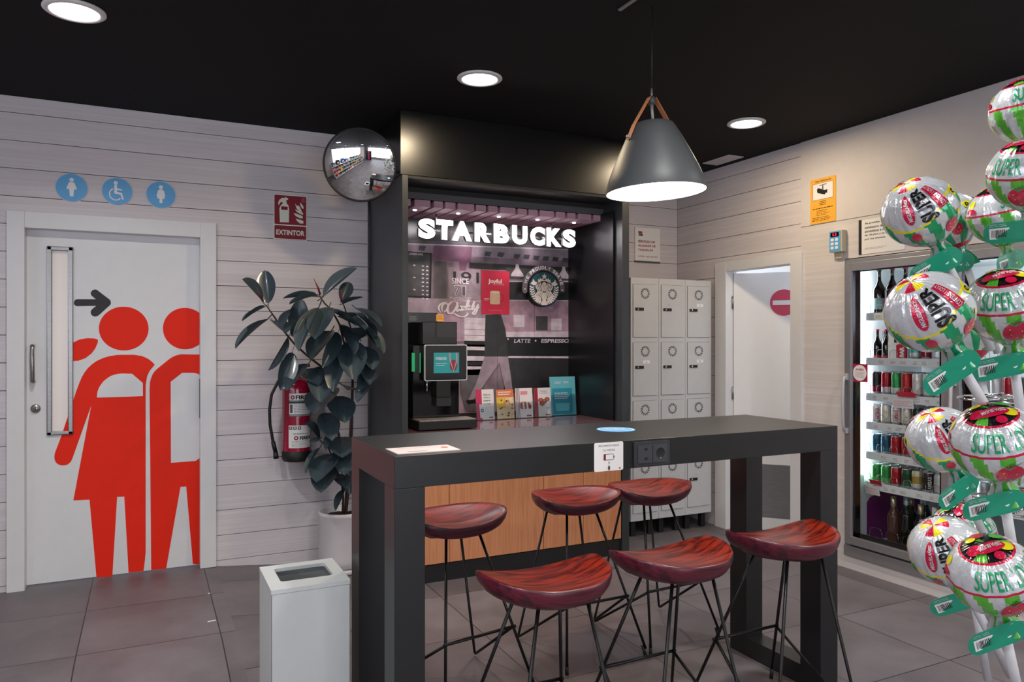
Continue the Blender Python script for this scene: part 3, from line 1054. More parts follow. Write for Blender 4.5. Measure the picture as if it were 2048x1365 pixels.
# ---------------------------------------------------------------- printed mural on the back of the niche
fm = FY(4.9415)
mur = mat('mural_print', '85727c', 0.35, var=0.5, scale=5)
mk = dict(D='2c2b2d', G='474647', H='5e585b', L='988791', P='ab8b9a', W='cabdc3', V='7d5268', K='151516')
for k_, v_ in mk.items():
    mk[k_] = mat('mural_tone_' + v_, v_, 0.35, var=0.22, scale=16)
b = B()
b.poly(fm, [(1.39, 0.94), (2.885, 0.94), (2.885, 2.345), (1.39, 2.345)], mur, 0.0004)
A = [(mk['G'], [(1.5919,2.4876),(2.9007,2.4558),(2.9007,2.1488),(1.5919,2.1231)]),
     (mk['H'], [(1.5919,2.1474),(2.9007,2.1709),(2.9007,2.1537),(1.5919,2.1297)]),
     (mk['L'], [(1.5919,2.1231),(2.9007,2.1488),(2.9007,2.0629),(1.5919,2.0513)]),
     (mk['V'], [(1.8023,2.1239),(2.095,2.1265),(2.0825,2.0131),(1.7905,2.0221)]),
     (mk['W'], [(1.5919,2.1253),(2.9007,2.1537),(2.9007,2.1439),(1.5919,2.1165)]),
     (mk['D'], [(2.0701,2.0125),(2.9007,2.0138),(2.9007,1.9708),(2.2983,1.9703),(2.0701,1.9723)]),
     (mk['H'], [(1.8023,2.0115),(1.8983,2.016),(1.8983,1.744),(1.8023,1.7473)]),
     (mk['L'], [(1.9104,1.9711),(2.1578,1.9644),(2.1578,1.7502),(1.9104,1.7556)]),
     (mk['V'], [(1.9897,2.0659),(2.0577,2.0694),(2.0453,1.954),(1.9959,1.952)]),
     (mk['G'], [(2.3632,1.9906),(2.9007,1.9892),(2.9007,1.9155),(2.3632,1.9082)]),
     (mk['D'], [(2.1958,1.8789),(2.9007,1.9033),(2.9007,1.7621),(2.1958,1.7511)]),
     (mk['W'], [(2.1958,1.8882),(2.9007,1.9106),(2.9007,1.902),(2.1958,1.8801)]),
     (mk['W'], [(2.1958,1.7511),(2.9007,1.7633),(2.9007,1.7535),(2.1958,1.743)]),
     (mk['P'], [(1.5919,1.7476),(2.9007,1.7498),(2.9007,1.449),(1.5919,1.4494)]),
     (mk['L'], [(1.6065,1.744),(1.8982,1.7513),(1.8982,1.6524),(1.6065,1.6476)]),
     (mk['K'], [(1.5919,2.0701),(1.7881,2.0647),(1.781,1.7501),(1.5919,1.7564)]),
     (mk['G'], [(1.5919,2.0591),(1.7738,2.055),(1.7679,1.761),(1.5919,1.7675)]),
     ]
for i, (m_, p_) in enumerate(A):
    b.poly(fm, p_, m_, 0.0006 + 0.0002 * i)
d = 0.0046
b.text(fm, 'ESPRESSO & MAS', mk['W'], [(1.6241,3.1107)][0][0], [(1.7219,3.1245)][0][0], 2.045, 2.060, 0.02, d)
for i, (u, v) in enumerate(((112, 1030), (165, 1030), (192, 1035))):
    p = [(1.6519,1.9711),(1.7137,1.9683),(1.7455,1.9663)][i]
    for j in range(9):
        if i == 0 and j % 3:
            continue
        b.poly(fm, [(p[0], p[1] - 0.028 * j), (p[0] + 0.016, p[1] - 0.028 * j), (p[0] + 0.016, p[1] - 0.028 * j + 0.008), (p[0], p[1] - 0.028 * j + 0.008)], mk['W'], d)
b.text(fm, '191', mk['D'], [(1.9469,3.1562)][0][0], [(2.1452,3.1841)][0][0], 1.865, 1.945, 0.01, d)
for q in ((730, 962), (790, 966), (850, 972), (910, 976), (970, 980), (1030, 985), (150, 915), (640, 950), (560, 945)):
    pass
for q in [(1.6962,2.1124),(2.1958,2.0996),(2.2983,2.0991),(2.4287,2.0928),(2.5084,2.0921),(2.589,2.089),(2.6706,2.0883),(2.7534,2.0863),(2.8372,2.0843)]:
    b.poly(fm, [(q[0], q[1]), (q[0] + 0.05, q[1] - 0.002), (q[0] + 0.035, q[1] - 0.035), (q[0] - 0.008, q[1] - 0.03)], mk['G'], d)
for q in [(2.4512,2.0181),(2.8442,2.0174)]:
    x, z = q
    b.poly(fm, [(x - 0.012, z), (x + 0.012, z), (x + 0.016, z - 0.03), (x + 0.05, z - 0.075), (x + 0.052, z - 0.09), (x - 0.052, z - 0.09), (x - 0.05, z - 0.075), (x - 0.016, z - 0.03)], mk['W'], d)
# counter front, shelves of cups, walking person
p = [(2.3545,1.5189),(2.8982,1.5262),(2.8982,1.4816),(2.3545,1.4821)]
b.poly(fm, p, mk['W'], d)
b.poly(fm, [(2.0046,1.729),(2.3545,1.7369),(2.3545,1.4718),(2.0046,1.4713)], mk['L'], d - 0.0002)
b.poly(fm, [(2.345,1.4821),(2.8982,1.4816),(2.8982,1.3388),(2.345,1.3436)], mk['K'], d + 0.0002)
b.poly(fm, [(2.345,1.3436),(2.8982,1.3352),(2.8982,1.3209),(2.345,1.33)], mk['W'], d + 0.0004)
b.poly(fm, [(2.345,1.3283),(2.8982,1.3209),(2.8982,1.0532),(2.345,1.0702)], mk['D'], d + 0.0002)
for yy_ in range(6):
    pass
for i, q in enumerate([(2.0315,1.6213),(2.0315,1.5796),(2.0315,1.5338),(2.0315,1.4963),(2.0315,1.4547),(2.0315,1.4297),(2.0315,1.388),(2.0315,1.3464),(2.0315,1.3131),(2.0315,1.2797),(2.0315,1.2506)]):
    m_ = (mk['K'], mk['W'])[i % 2] if i > 2 else mk['W']
    b.poly(fm, [(q[0], q[1]), (q[0] + 0.19, q[1] - 0.004), (q[0] + 0.19, q[1] - 0.045), (q[0], q[1] - 0.040)], m_, d + 0.0002)
b.poly(fm, [(2.0046,1.2469),(2.1863,1.2522),(2.1863,0.9485),(2.0405,0.9545),(2.0046,1.0806)], mk['H'], d + 0.0002)
b.poly(fm, [(2.1955,1.6405),(2.3167,1.6508),(2.3545,1.5403),(2.3782,1.3348),(2.1863,1.3366),(2.1909,1.4969)], mk['D'], d + 0.0006)
b.poly(fm, [(2.1863,1.3408),(2.345,1.3394),(2.3167,1.3098),(2.214,1.1757),(2.0948,1.0276),(2.0631,1.0371),(2.1312,1.1691)], mk['L'], d + 0.0008)
b.poly(fm, [(2.2979,1.3398),(2.3735,1.3391),(2.3973,1.2059),(2.4116,1.0939),(2.3545,1.0956),(2.3167,1.2416)], mk['L'], d + 0.001)
b.poly(fm, [(2.0405,1.0295),(2.113,1.0354),(2.1221,1.0099),(2.0586,1.0038)], mk['K'], d + 0.0012)
for q in [(2.4212,1.6439),(2.7352,1.6222)]:
    b.poly(fm, [(q[0], q[1]), (q[0] + 0.09, q[1]), (q[0] + 0.09, q[1] - 0.09), (q[0], q[1] - 0.09)], mk['W'], d + 0.0002)
b.poly(fm, [(2.6057,1.638),(2.7051,1.6394),(2.7051,1.5339),(2.6057,1.5333)], mk['G'], d + 0.0003)
P1 = [(2.4231,1.4393),(2.5664,1.4391),(2.6483,1.439),(2.8879,1.4388),(2.4231,1.4694)]
hh = P1[4][1] - P1[0][1]
b.text(fm, 'LATTE', mk['W'], P1[0][0], P1[1][0] - 0.01, P1[0][1], P1[0][1] + hh, 0.03, d + 0.0006, 0.2)
b.text(fm, 'ESPRESSO', mk['W'], P1[2][0], P1[3][0], P1[0][1], P1[0][1] + hh, 0.03, d + 0.0006, 0.2)
for q in [(2.3754,1.4667),(2.6028,1.4548)]:
    b.poly(fm, circ(q[0], q[1], 0.007, n=12), mk['W'], d + 0.0006)
for q in [(2.2885,1.7525),(2.591,1.7597)]:
    b.poly(fm, [(q[0], 0.94), (q[0] + 0.002, 0.94), (q[0] + 0.002, 2.0), (q[0], 2.0)], mk['K'], d + 0.0016)
# slogan printed in white
wh = mat('slogan_white', 'e4dcdf', 0.4, var=0.02)
Q = [(1.936,1.8571),(2.0658,1.8573),(1.936,1.8985),(1.9516,1.7708),(2.0409,1.771),(1.9516,1.8453),(1.9162,1.7533),(2.0816,1.7574),(1.9471,1.7396),(2.0545,1.7422)]
d = 0.0068
b.text(fm, 'SINCE', wh, Q[0][0], Q[1][0], Q[0][1], Q[2][1], 0.02, d)
for (x0, x1, s) in ((Q[3][0], Q[3][0] + 0.052, '7'), (Q[3][0] + 0.058, Q[3][0] + 0.090, '1')):
    b.text(fm, s, wh, x0, x1, Q[3][1], Q[5][1], 0.025, d)
    b.text(fm, s, mk['H'], x0 + 0.004, x1 - 0.004, Q[3][1] + 0.004, Q[5][1] - 0.004, -0.006, d + 0.0004)
b.text(fm, 'OUR COFFEE HAS ALWAYS BEEN', wh, Q[6][0], Q[7][0], Q[6][1] - 0.002, Q[6][1] + 0.012, 0.01, d)
b.text(fm, 'AND ALWAYS WILL BE', wh, Q[8][0], Q[9][0], Q[8][1] - 0.003, Q[8][1] + 0.011, 0.01, d)
b.text(fm, 'ABOUT', wh, Q[8][0] + 0.05, Q[9][0] - 0.05, Q[8][1] - 0.024, Q[8][1] - 0.012, 0.01, d)


def stroke(b, fr, pts, w, m, d, n=6):
    """a calligraphic stroke through the given points (Catmull-Rom), thin at its ends"""
    out = []
    for i in range(len(pts) - 1):
        p0, p1, p2, p3 = pts[max(i - 1, 0)], pts[i], pts[i + 1], pts[min(i + 2, len(pts) - 1)]
        for k in range(n):
            t_ = k / n
            out.append(tuple(0.5 * (2 * p1[j] + (p2[j] - p0[j]) * t_ + (2 * p0[j] - 5 * p1[j] + 4 * p2[j] - p3[j]) * t_ ** 2 + (3 * p1[j] - p0[j] - 3 * p2[j] + p3[j]) * t_ ** 3) for j in (0, 1)))
    out.append(pts[-1])
    N_ = len(out)
    for i in range(N_ - 1):
        a, c = Vector(out[i]), Vector(out[i + 1])
        if (c - a).length < 1e-6:
            continue
        dd = (c - a).normalized()
        sl_ = abs(dd.y) * 0.55 + 0.45
        k0 = w * sl_ * min(1, 0.35 + 3 * min(i, N_ - 1 - i) / N_) / 2
        nn = Vector((-dd.y, dd.x)) * k0
        a2, c2 = a - dd * k0 * 0.5, c + dd * k0 * 0.5
        b.poly(fr, [tuple(a2 + nn), tuple(a2 - nn), tuple(c2 - nn), tuple(c2 + nn)], m, d + 0.00001 * (i % 7))


for w_, pts in ((0.014, [(1.8504,1.6552),(1.8373,1.6817),(1.846,1.7064),(1.8722,1.7214),(1.8985,1.7261)]),
                (0.014, [(1.8678,1.6596),(1.8591,1.6821),(1.8678,1.7069),(1.8942,1.7157),(1.9074,1.6995),(1.8942,1.6704),(1.8766,1.6557)]),
                (0.017, [(1.9693,1.7298),(1.9383,1.7291),(1.9118,1.7078),(1.9029,1.6747),(1.9118,1.6501),(1.9383,1.6505),(1.9604,1.6757),(1.976,1.7092),(1.9738,1.7257),(1.956,1.7295)]),
                (0.014, [(1.9338,1.6587),(1.9604,1.6426),(1.9961,1.6265),(2.0319,1.627),(2.0545,1.6441),(2.0522,1.6545)]),
                (0.014, [(1.9849,1.7011),(1.9738,1.6718),(1.9782,1.6636),(1.9938,1.6763),(2.0028,1.7014),(1.9938,1.6722),(2.005,1.6662)]),
                (0.013, [(2.0297,1.702),(2.014,1.6975),(2.0073,1.6766),(2.0162,1.6705),(2.0319,1.6979),(2.0252,1.6769),(2.0364,1.6709)]),
                (0.013, [(2.0364,1.673),(2.0545,1.7025),(2.0658,1.7382),(2.0567,1.7401),(2.0432,1.6814),(2.0545,1.6733)]),
                (0.013, [(2.0545,1.6733),(2.0703,1.707),(2.0635,1.6818),(2.0725,1.6757)]),
                (0.014, [(2.0748,1.6736),(2.0952,1.7075),(2.1066,1.7329),(2.0907,1.6823),(2.0975,1.6762)]),
                (0.013, [(2.1111,1.7079),(2.1043,1.6826),(2.1157,1.6786),(2.1362,1.7126),(2.1294,1.6746),(2.1089,1.6449),(2.0952,1.6531),(2.118,1.6744),(2.15,1.696)])):
    stroke(b, fm, pts, w_, wh, 0.0068)
mo = b.build('mural', K, label='mauve and grey photo print of a coffee bar with a walking person')

# red poster
t = B()
fj = FY(4.933)
pj = [(2.1629,1.9616),(2.3852,1.959),(2.3813,1.6422),(2.1604,1.6516)]
x0, x1, z0, z1 = pj[0][0], pj[1][0], pj[3][1] - 0.004, pj[0][1]
pr = mat('poster_red', 'd02046', 0.4, var=0.02)
t = thing('poster', 'bright red poster with a beige mug on the back wall of the coffee niche', 'poster', ((x0 + x1) / 2, 4.933, (z0 + z1) / 2))
B().box(x0, x1, 4.933, 4.9342, z0, z1, pr).build('sheet', t)
b = B()
Q = [(2.2144,1.868),(2.3226,1.8716),(2.2144,1.9018),(2.2641,1.857),(2.3391,1.8594),(2.2292,1.7184),(2.3085,1.7201),(2.2292,1.8156),(2.183,1.7553),(2.2245,1.7563)]
b.text(fj, 'Joyful', M['white2'], Q[0][0], Q[1][0], Q[0][1] - 0.006, Q[2][1], 0.03, 0.0006)
b.text(fj, 'moments', mat('pink_ink', 'e08a9c', 0.5), Q[3][0], Q[4][0], Q[3][1], Q[3][1] + 0.016, 0.0, 0.0006)
mug = mat('mug_beige', 'd9b99c', 0.5, var=0.05)
mx0, mx1, mz0, mz1 = Q[5][0], Q[6][0], Q[5][1], Q[7][1]
b.poly(fj, rrect(mx0, mx1, mz0, mz1, 0.014), mug, 0.0008)
b.poly(fj, circ((mx0 + mx1) / 2, mz1 - 0.010, (mx1 - mx0) / 2 - 0.004, 0.008, 24), mat('mug_milk', 'ead2b4', 0.5), 0.0012)
b.ring(fj, mx1 + 0.006, (mz0 + mz1) / 2, 0.022, 0.027, mat('mug_outline', '9d1a36', 0.5), 0.0007, 24)
b.bars(fj, Q[8][0], Q[9][0], Q[8][1] - 0.012, Q[8][1] + 0.008, 2, M['white2'], 0.0008, 0.35)
b.bars(fj, x0 + 0.055, x1 - 0.06, z0 + 0.025, z0 + 0.03, 1, mat('pink_ink', 'e08a9c', 0.5), 0.0008, 0.5)
b.build('print', t)

# illuminated letters on two rods
t = thing('illuminated_sign', 'bold white illuminated capital letters hanging from two rods in the niche', 'sign', (2.2, 4.70, 2.19))
fL = FY(4.715)
for ch, (xa, xb) in zip('STARBUCKS', [(1.6017, 1.7209), (1.7262, 1.8476), (1.8405, 1.9857), (2.003, 2.1233), (2.146, 2.2643), (2.2863, 2.4083), (2.4277, 2.5473), (2.5598, 2.6834), (2.6917, 2.8023)]):
    b = B()
    b.text(fL, ch, M['letter'], xa + 0.001, xb - 0.001, 2.128, 2.260, 0.062, 0.0, 0.0, 0.028, M['midgrey'])
    b.build('letter', t)
b = B()
b.box(1.64, 2.76, 4.722, 4.730, 2.186, 2.198, M['midgrey'])
b.build('rail', t)
b = B()
for x in (1.742, 2.617):
    b.tube([(x, 4.727, 2.19), (x, 4.727, 2.299)], 0.006, M['midgrey'], 8)
b.build('hanging_rods', t)

# ---------------------------------------------------------------- round coffee logo with arched words
lc = Vector((2.645, 4.880, 1.838))
t = thing('round_logo_sign', 'round teal sign with a crowned long haired figure under the arched words WE PROUDLY SERVE', 'sign', lc)
f0 = FG(lc, (1, 0, 0), (0, 0, 1))
RR = 0.130
fu = lambda a, c, d=0.0: f0(a * RR, c * RR, d)
TE = mat('logo_teal', '1d4c55', 0.4, var=0.03)
CR = mat('logo_cream', 'ddd0c4', 0.45, var=0.02)
b = B()
b.prism(f0, circ(0, 0, RR, n=64), M['blackm'], -0.060, 0.0)
b.build('drum', t)
b = B()
b.poly(fu, circ(0, 0, 0.955, n=64), TE, 0.0004)
# dark body ground, hair, face, crown, tails
b.poly(fu, [(-0.52, 0.10), (-0.42, 0.32), (-0.25, 0.42), (0, 0.45), (0.25, 0.42), (0.42, 0.32), (0.52, 0.10), (0.60, -0.45), (0.42, -0.84), (0.0, -0.955), (-0.42, -0.84), (-0.60, -0.45)], M['ink'], 0.0006)
for s in (-1, 1):
    for k in range(4):
        path = []
        for i in range(19):
            v = i / 18
            y = 0.36 - 0.05 * k - v * (1.24 - 0.10 * k)
            x = 0.20 + 0.095 * k + 0.055 * v + 0.055 * math.sin(v * 11 + 0.6) - 0.10 * math.sin(v * PI) * (0.6 if v < 0.4 else 0.2)
            if y < -0.93 + 0.0:
                continue
            if x * x + y * y > 0.88:
                continue
            path.append((s * x, y))
        b.poly(fu, strip(path, 0.062 if s else 0), CR, 0.0012)
b.poly(fu, [(-0.13, -0.20), (0.13, -0.20), (0.20, -0.42), (0.12, -0.62), (0.18, -0.92), (-0.18, -0.92), (-0.12, -0.62), (-0.20, -0.42)], CR, 0.0014)
b.poly(fu, circ(0, 0.13, 0.175, 0.27, 32), CR, 0.0018)
for s in (-1, 1):
    b.poly(fu, strip([(s * 0.045, 0.215), (s * 0.08, 0.235), (s * 0.13, 0.215)], 0.018), M['ink'], 0.0024)
    b.poly(fu, circ(s * 0.085, 0.165, 0.03, 0.016, 12), M['ink'], 0.0024)
b.poly(fu, strip([(-0.02, 0.16), (-0.025, 0.06), (0.015, 0.05)], 0.014), M['ink'], 0.0024)
b.poly(fu, [(-0.05, -0.005), (0.0, 0.008), (0.05, -0.005), (0.0, -0.03)], M['ink'], 0.0024)
b.poly(fu, [(-0.40, 0.33), (-0.40, 0.56), (-0.31, 0.50), (-0.28, 0.64), (-0.18, 0.53), (-0.13, 0.62), (-0.08, 0.52), (0, 0.50), (0.08, 0.52), (0.13, 0.62), (0.18, 0.53), (0.28, 0.64), (0.31, 0.50), (0.40, 0.56), (0.40, 0.33), (0.22, 0.42), (0, 0.45), (-0.22, 0.42)], CR, 0.0018)
st = []
for i in range(10):
    r = 0.19 if i % 2 == 0 else 0.08
    st.append((r * math.sin(i * PI / 5), 0.70 + r * math.cos(i * PI / 5)))
b.poly(fu, st, CR, 0.0022)
for s in (-1, 1):
    b.poly(fu, [(s * 0.44, 0.36), (s * 0.60, 0.40), (s * 0.72, 0.56), (s * 0.76, 0.38), (s * 0.90, 0.30), (s * 0.70, 0.18), (s * 0.52, 0.22)][::s], CR, 0.0014)
    for k in range(9):
        a = math.radians(8 - 9.5 * k)
        r0, r1 = 0.93, 0.66 - 0.015 * k
        pp = [(s * math.cos(a) * r0, math.sin(a) * r0 + 0.02), (s * math.cos(a - 0.05) * (r0 + r1) / 2, math.sin(a - 0.05) * (r0 + r1) / 2 - 0.02), (s * math.cos(a + 0.02) * r1, math.sin(a + 0.02) * r1)]
        b.poly(fu, strip(pp, [0.085, 0.075, 0.05]), CR, 0.0014)
b.build('logo_print', t)
# arched clear band with its words
b = B()
arc_o = circ(0, 0, 1.36, n=40, a0=math.radians(-6), a1=math.radians(186))
arc_i = circ(0, 0, 1.06, n=40, a0=math.radians(-6), a1=math.radians(186))
for r_ in range(40):
    pass
cap_l = circ(-1.21 * math.cos(math.radians(6)), -1.21 * math.sin(math.radians(6)), 0.15, n=10, a0=math.radians(186), a1=math.radians(360))
band = arc_o + cap_l[1:-1] + arc_i[::-1]
b.prism(fu, band, mat('smoked_acrylic', '6c6065', 0.12, coat=0.5, var=0.02), -0.012, -0.006)
b.build('arch_band', t)
b = B()
msg = 'WE PROUDLY SERVE'
span = math.radians(156)
wsum = sum({'W': 1.45, 'I': 0.5, ' ': 0.7}.get(c, 1.0) for c in msg)
cur = PI / 2 + span / 2
for c in msg:
    w_ = {'W': 1.45, 'I': 0.5, ' ': 0.7}.get(c, 1.0) * span / wsum
    am = cur - w_ / 2
    cur -= w_
    if c == ' ':
        continue
    e_r, e_u = Vector((math.sin(am), -math.cos(am))), Vector((math.cos(am), math.sin(am)))
    fc = lambda a, q, d=0.0, e_r=e_r, e_u=e_u: fu(e_u.x * 1.12 + e_r.x * a + e_u.x * q, e_u.y * 1.12 + e_r.y * a + e_u.y * q, d)
    hw = w_ * 1.2 * 0.42
    b.text(fc, c, M['white2'], -hw, hw, 0, 0.19, 0.03, -0.005)
for s in (-1, 1):
    b.poly(fu, circ(s * 1.21, -0.03, 0.045, n=12), M['white2'], -0.005)
b.text(fu, 'TM', M['white2'], 0.55, 0.78, -1.12, -1.01, 0.0, -0.055)
b.build('arched_words', t)
b = B()
b.tube([lc + Vector((0, 0.058, -0.1)), lc + Vector((0, 0.0595, -0.1))], 0.02, M['blackm'])
b.build('wall_mount', t)

# ---------------------------------------------------------------- coffee machine and grinder
t = thing('coffee_machine', 'black automatic coffee machine with a tablet screen in the niche', 'coffee machine', (1.66, 4.6, 0.905))
b = B()
b.box(1.486, 1.80, 4.46, 4.90, 0.970, 1.43, M['blackg'], 0.006)
b.box(1.50, 1.79, 4.50, 4.90, 0.906, 0.972, M['blackm'], 0.002)
b.build('body', t)
b = B()
b.box(1.555, 1.790, 4.47, 4.80, 1.43, 1.575, M['blackg'], 0.004)
b.box(1.645, 1.783, 4.464, 4.4705, 1.476, 1.568, mat('smoked_panel', '3a3b3d', 0.25, var=0.04), 0.002)
b.build('bean_hopper', t)
b = B()
b.box(1.478, 1.862, 4.31, 4.50, 0.912, 0.964, M['blackm'], 0.003)
b.box(1.486, 1.855, 4.317, 4.47, 0.963, 0.969, mat('drip_grid', 'a8a09c', 0.35, metal=0.5, var=0.3, scale=8, stretch=(20, 1, 1)), 0.001)
b.build('drip_tray', t)
fsn = FY(4.405)
b = B()
b.prism(fsn, rrect(1.547, 1.832, 1.204, 1.430, 0.012), M['white2'], -0.016, 0.0)
b.build('screen_rim', t)
b = B()
b.prism(fsn, rrect(1.552, 1.827, 1.209, 1.425, 0.009), M['blackg'], 0.0, 0.0015)
ts = mat('screen_teal', '2a8f94', 0.3, var=0.05, emit=0.22, ecol='2a8f94')
P1 = [(1.606, 1.252), (1.776, 1.380)]
b.poly(fsn, [(P1[0][0], P1[0][1]), (P1[1][0], P1[0][1]), (P1[1][0], P1[1][1]), (P1[0][0], P1[1][1])], ts, 0.002)
b.text(fsn, 'STARBUCKS', M['white2'], 1.618, 1.690, 1.335, 1.352, 0.03, 0.0026)
b.bars(fsn, 1.618, 1.695, 1.295, 1.318, 2, M['white2'], 0.0026, 0.3)
b.poly(fsn, circ(1.738, 1.300, 0.026, 0.036, 20), mat('berry_print', '8c3a4e', 0.5, var=0.5, scale=160), 0.0028)
b.poly(fsn, strip([(1.712, 1.378), (1.716, 1.330), (1.738, 1.262), (1.760, 1.330), (1.758, 1.378)], 0.009), mat('pink_skin_print', 'c79aa0', 0.5), 0.0030)
b.build('screen', t, label='glossy touch screen showing a teal picture')
b = B()
b.tube([(1.575, 4.44, 1.205), (1.575, 4.44, 1.140)], 0.0055, M['chrome'], 10)
b.build('steam_tube', t)
b = B()
b.box(1.625, 1.720, 4.405, 4.47, 1.10, 1.205, M['blackm'], 0.004)
b.box(1.628, 1.728, 4.412, 4.47, 1.043, 1.10, mat('spout_grey', '3e4043', 0.3, metal=0.5), 0.004)
b.build('spout', t)
b = B()
b.box(1.482, 1.4995, 4.452, 4.461, 1.263, 1.379, mat('green_led', '0e8a52', 0.4, var=0.02, emit=0.5, ecol='12a860'))
b.box(1.533, 1.538, 4.452, 4.461, 1.255, 1.379, mat('green_led', '0e8a52'))
b.build('status_light', t, label='green lit strip')
t = thing('coffee_grinder', 'dark tall box with an orange sticker behind the coffee machine', 'grinder', (1.61, 4.85, 0.905))
b = B().box(1.405, 1.475, 4.60, 4.90, 0.906, 1.40, M['blackg'], 0.004)
b.build('base', t)
b = B().box(1.405, 1.818, 4.905, 4.935, 1.43, 1.648, M['blackg'], 0.003)
b.build('rear_case', t)
fk = FY(4.905)
P1 = [(1.8078,1.6375),(1.8606,1.591),(1.6129,1.6265),(1.6699,1.5912)]
b = B()
b.box(P1[0][0], P1[1][0], 4.902, 4.905, P1[1][1], P1[0][1], M['yellow'])
b.bars(FY(4.902), P1[0][0] + 0.004, P1[1][0] - 0.004, P1[1][1] + 0.01, P1[0][1] - 0.006, 4, M['ink'], 0.0005, 0.3)
b.build('sticker', t, label='small orange sticker')
b = B()
b.bars(fk, P1[2][0], P1[3][0], P1[3][1], P1[2][1], 5, M['grey'], 0.0006, 0.3)
b.build('label_print', t)

# ---------------------------------------------------------------- leaflets in clear stands
ACR = glass('clear_acrylic', (0.93, 0.95, 0.96), 0.12)


def leaflet(x0, x1, y, h, label, draw, rz=0.0):
    cx, w_ = (x0 + x1) / 2, x1 - x0
    t = thing('leaflet_holder', label, 'leaflet', (cx, y, 0.9055), 'leaflet stands on the niche counter', (0, 0, rz))
    fr = FG((0, 0, 0), (1, 0, 0.0), (0, 0.10, 1))
    b = B()
    b.prism(fr, [(-w_ / 2, 0.004), (w_ / 2, 0.004), (w_ / 2, h), (-w_ / 2, h)], M['paper'], -0.0015, 0.0)
    draw(b, fr, w_, h)
    b.build('leaflet', t, local=True)
    b = B()
    b.prism(fr, rrect(-w_ / 2 - 0.003, w_ / 2 + 0.003, 0.001, h * 0.55, 0.003), ACR, 0.003, 0.005)
    b.prism(fr, rrect(-w_ / 2 - 0.003, w_ / 2 + 0.003, 0.001, h * 1.01, 0.003), ACR, -0.005, -0.003)
    b.box(-w_ / 2 - 0.003, w_ / 2 + 0.003, -0.030, 0.012, 0.0, 0.002, ACR)
    b.build('stand', t, local=True)
    return t


def rect(b, fr, x0, x1, y0, y1, m, d=0.0006):
    b.poly(fr, [(x0, y0), (x1, y0), (x1, y1), (x0, y1)], m, d)


pinkr = mat('leaflet_pink_red', 'c62c5a', 0.4, var=0.03)
dred = mat('leaflet_dark_red', '9a1230', 0.4, var=0.03)
peach = mat('leaflet_orange', 'e27a44', 0.4, var=0.05)
cream = mat('leaflet_cream', 'ead0a6', 0.5, var=0.12, scale=60)
tealb = mat('leaflet_teal', '2f9cb0', 0.4, var=0.03)
paleteal = mat('leaflet_pale_teal', '6ec4cc', 0.4, var=0.03)
bread = mat('pastry_brown', '9c4a34', 0.5, var=0.35, scale=120)


def d1(b, fr, w, h):
    rect(b, fr, -w / 2, -w * 0.18, 0.004, h, pinkr)
    for i, s in enumerate(('Pide tu', 'vaso y', 'pague', 'en caja')):
        b.text(fr, s, M['ink'], -w * 0.08, w * 0.30, h * (0.80 - 0.10 * i), h * (0.85 - 0.10 * i), 0.01, 0.001)
    b.poly(fr, [(-w * 0.30, h * 0.08), (-w * 0.06, h * 0.08), (0.0, h * 0.52), (-w * 0.34, h * 0.52)], M['white2'], 0.001)
    b.ring(fr, -w * 0.18, h * 0.32, 0.006, 0.012, M['midgrey'], 0.0014, 16)
    rect(b, fr, w * 0.2, w * 0.42, h * 0.06, h * 0.10, dred, 0.001)


def d2(b, fr, w, h):
    rect(b, fr, -w / 2, w / 2, 0.004, h, cream)
    rect(b, fr, -w / 2, w / 2, h * 0.74, h, peach, 0.001)
    b.bars(fr, -w * 0.4, w * 0.35, h * 0.80, h * 0.95, 2, M['white2'], 0.0015, 0.5, 0.1)
    rect(b, fr, -w / 2, w * 0.02, h * 0.38, h * 0.72, M['foily'] if False else mat('leaflet_yellow', 'e8bf3e', 0.5, var=0.1), 0.001)
    rr = random.Random(3)
    for i in range(14):
        b.poly(fr, circ(rr.uniform(-w * 0.4, w * 0.4), rr.uniform(h * 0.08, h * 0.66), rr.uniform(0.004, 0.011), rr.uniform(0.003, 0.009), 10), rr.choice([bread, pinkr, M['midgrey'], peach]), 0.0016 + i * 0.00002)


def d3(b, fr, w, h):
    rect(b, fr, -w / 2, w / 2, 0.004, h, M['paper'])
    for x in (-0.46, -0.38, -0.30):
        rect(b, fr, w * x, w * (x + 0.035), 0.004, h, mat('stripe_mauve', '86566e', 0.5), 0.001)
    rect(b, fr, -w * 0.2, w * 0.2, h * 0.78, h * 0.9, mat('pink_ink', 'e08a9c'), 0.001)
    for i in range(5):
        b.poly(fr, strip([(-w * 0.14 + i * w * 0.11, h * 0.30), (-w * 0.17 + i * w * 0.11, h * 0.52)], 0.010), (bread, M['white2'])[i % 2], 0.0014)
    b.poly(fr, circ(-w * 0.02, h * 0.42, w * 0.30, h * 0.13, 20), mat('pastry_tan', 'c98e6e', 0.5, var=0.3, scale=120), 0.001)
    b.poly(fr, circ(w * 0.32, h * 0.38, 0.013, 0.018, 16), bread, 0.0016)
    rect(b, fr, w * 0.12, w * 0.4, h * 0.05, h * 0.1, dred, 0.001)


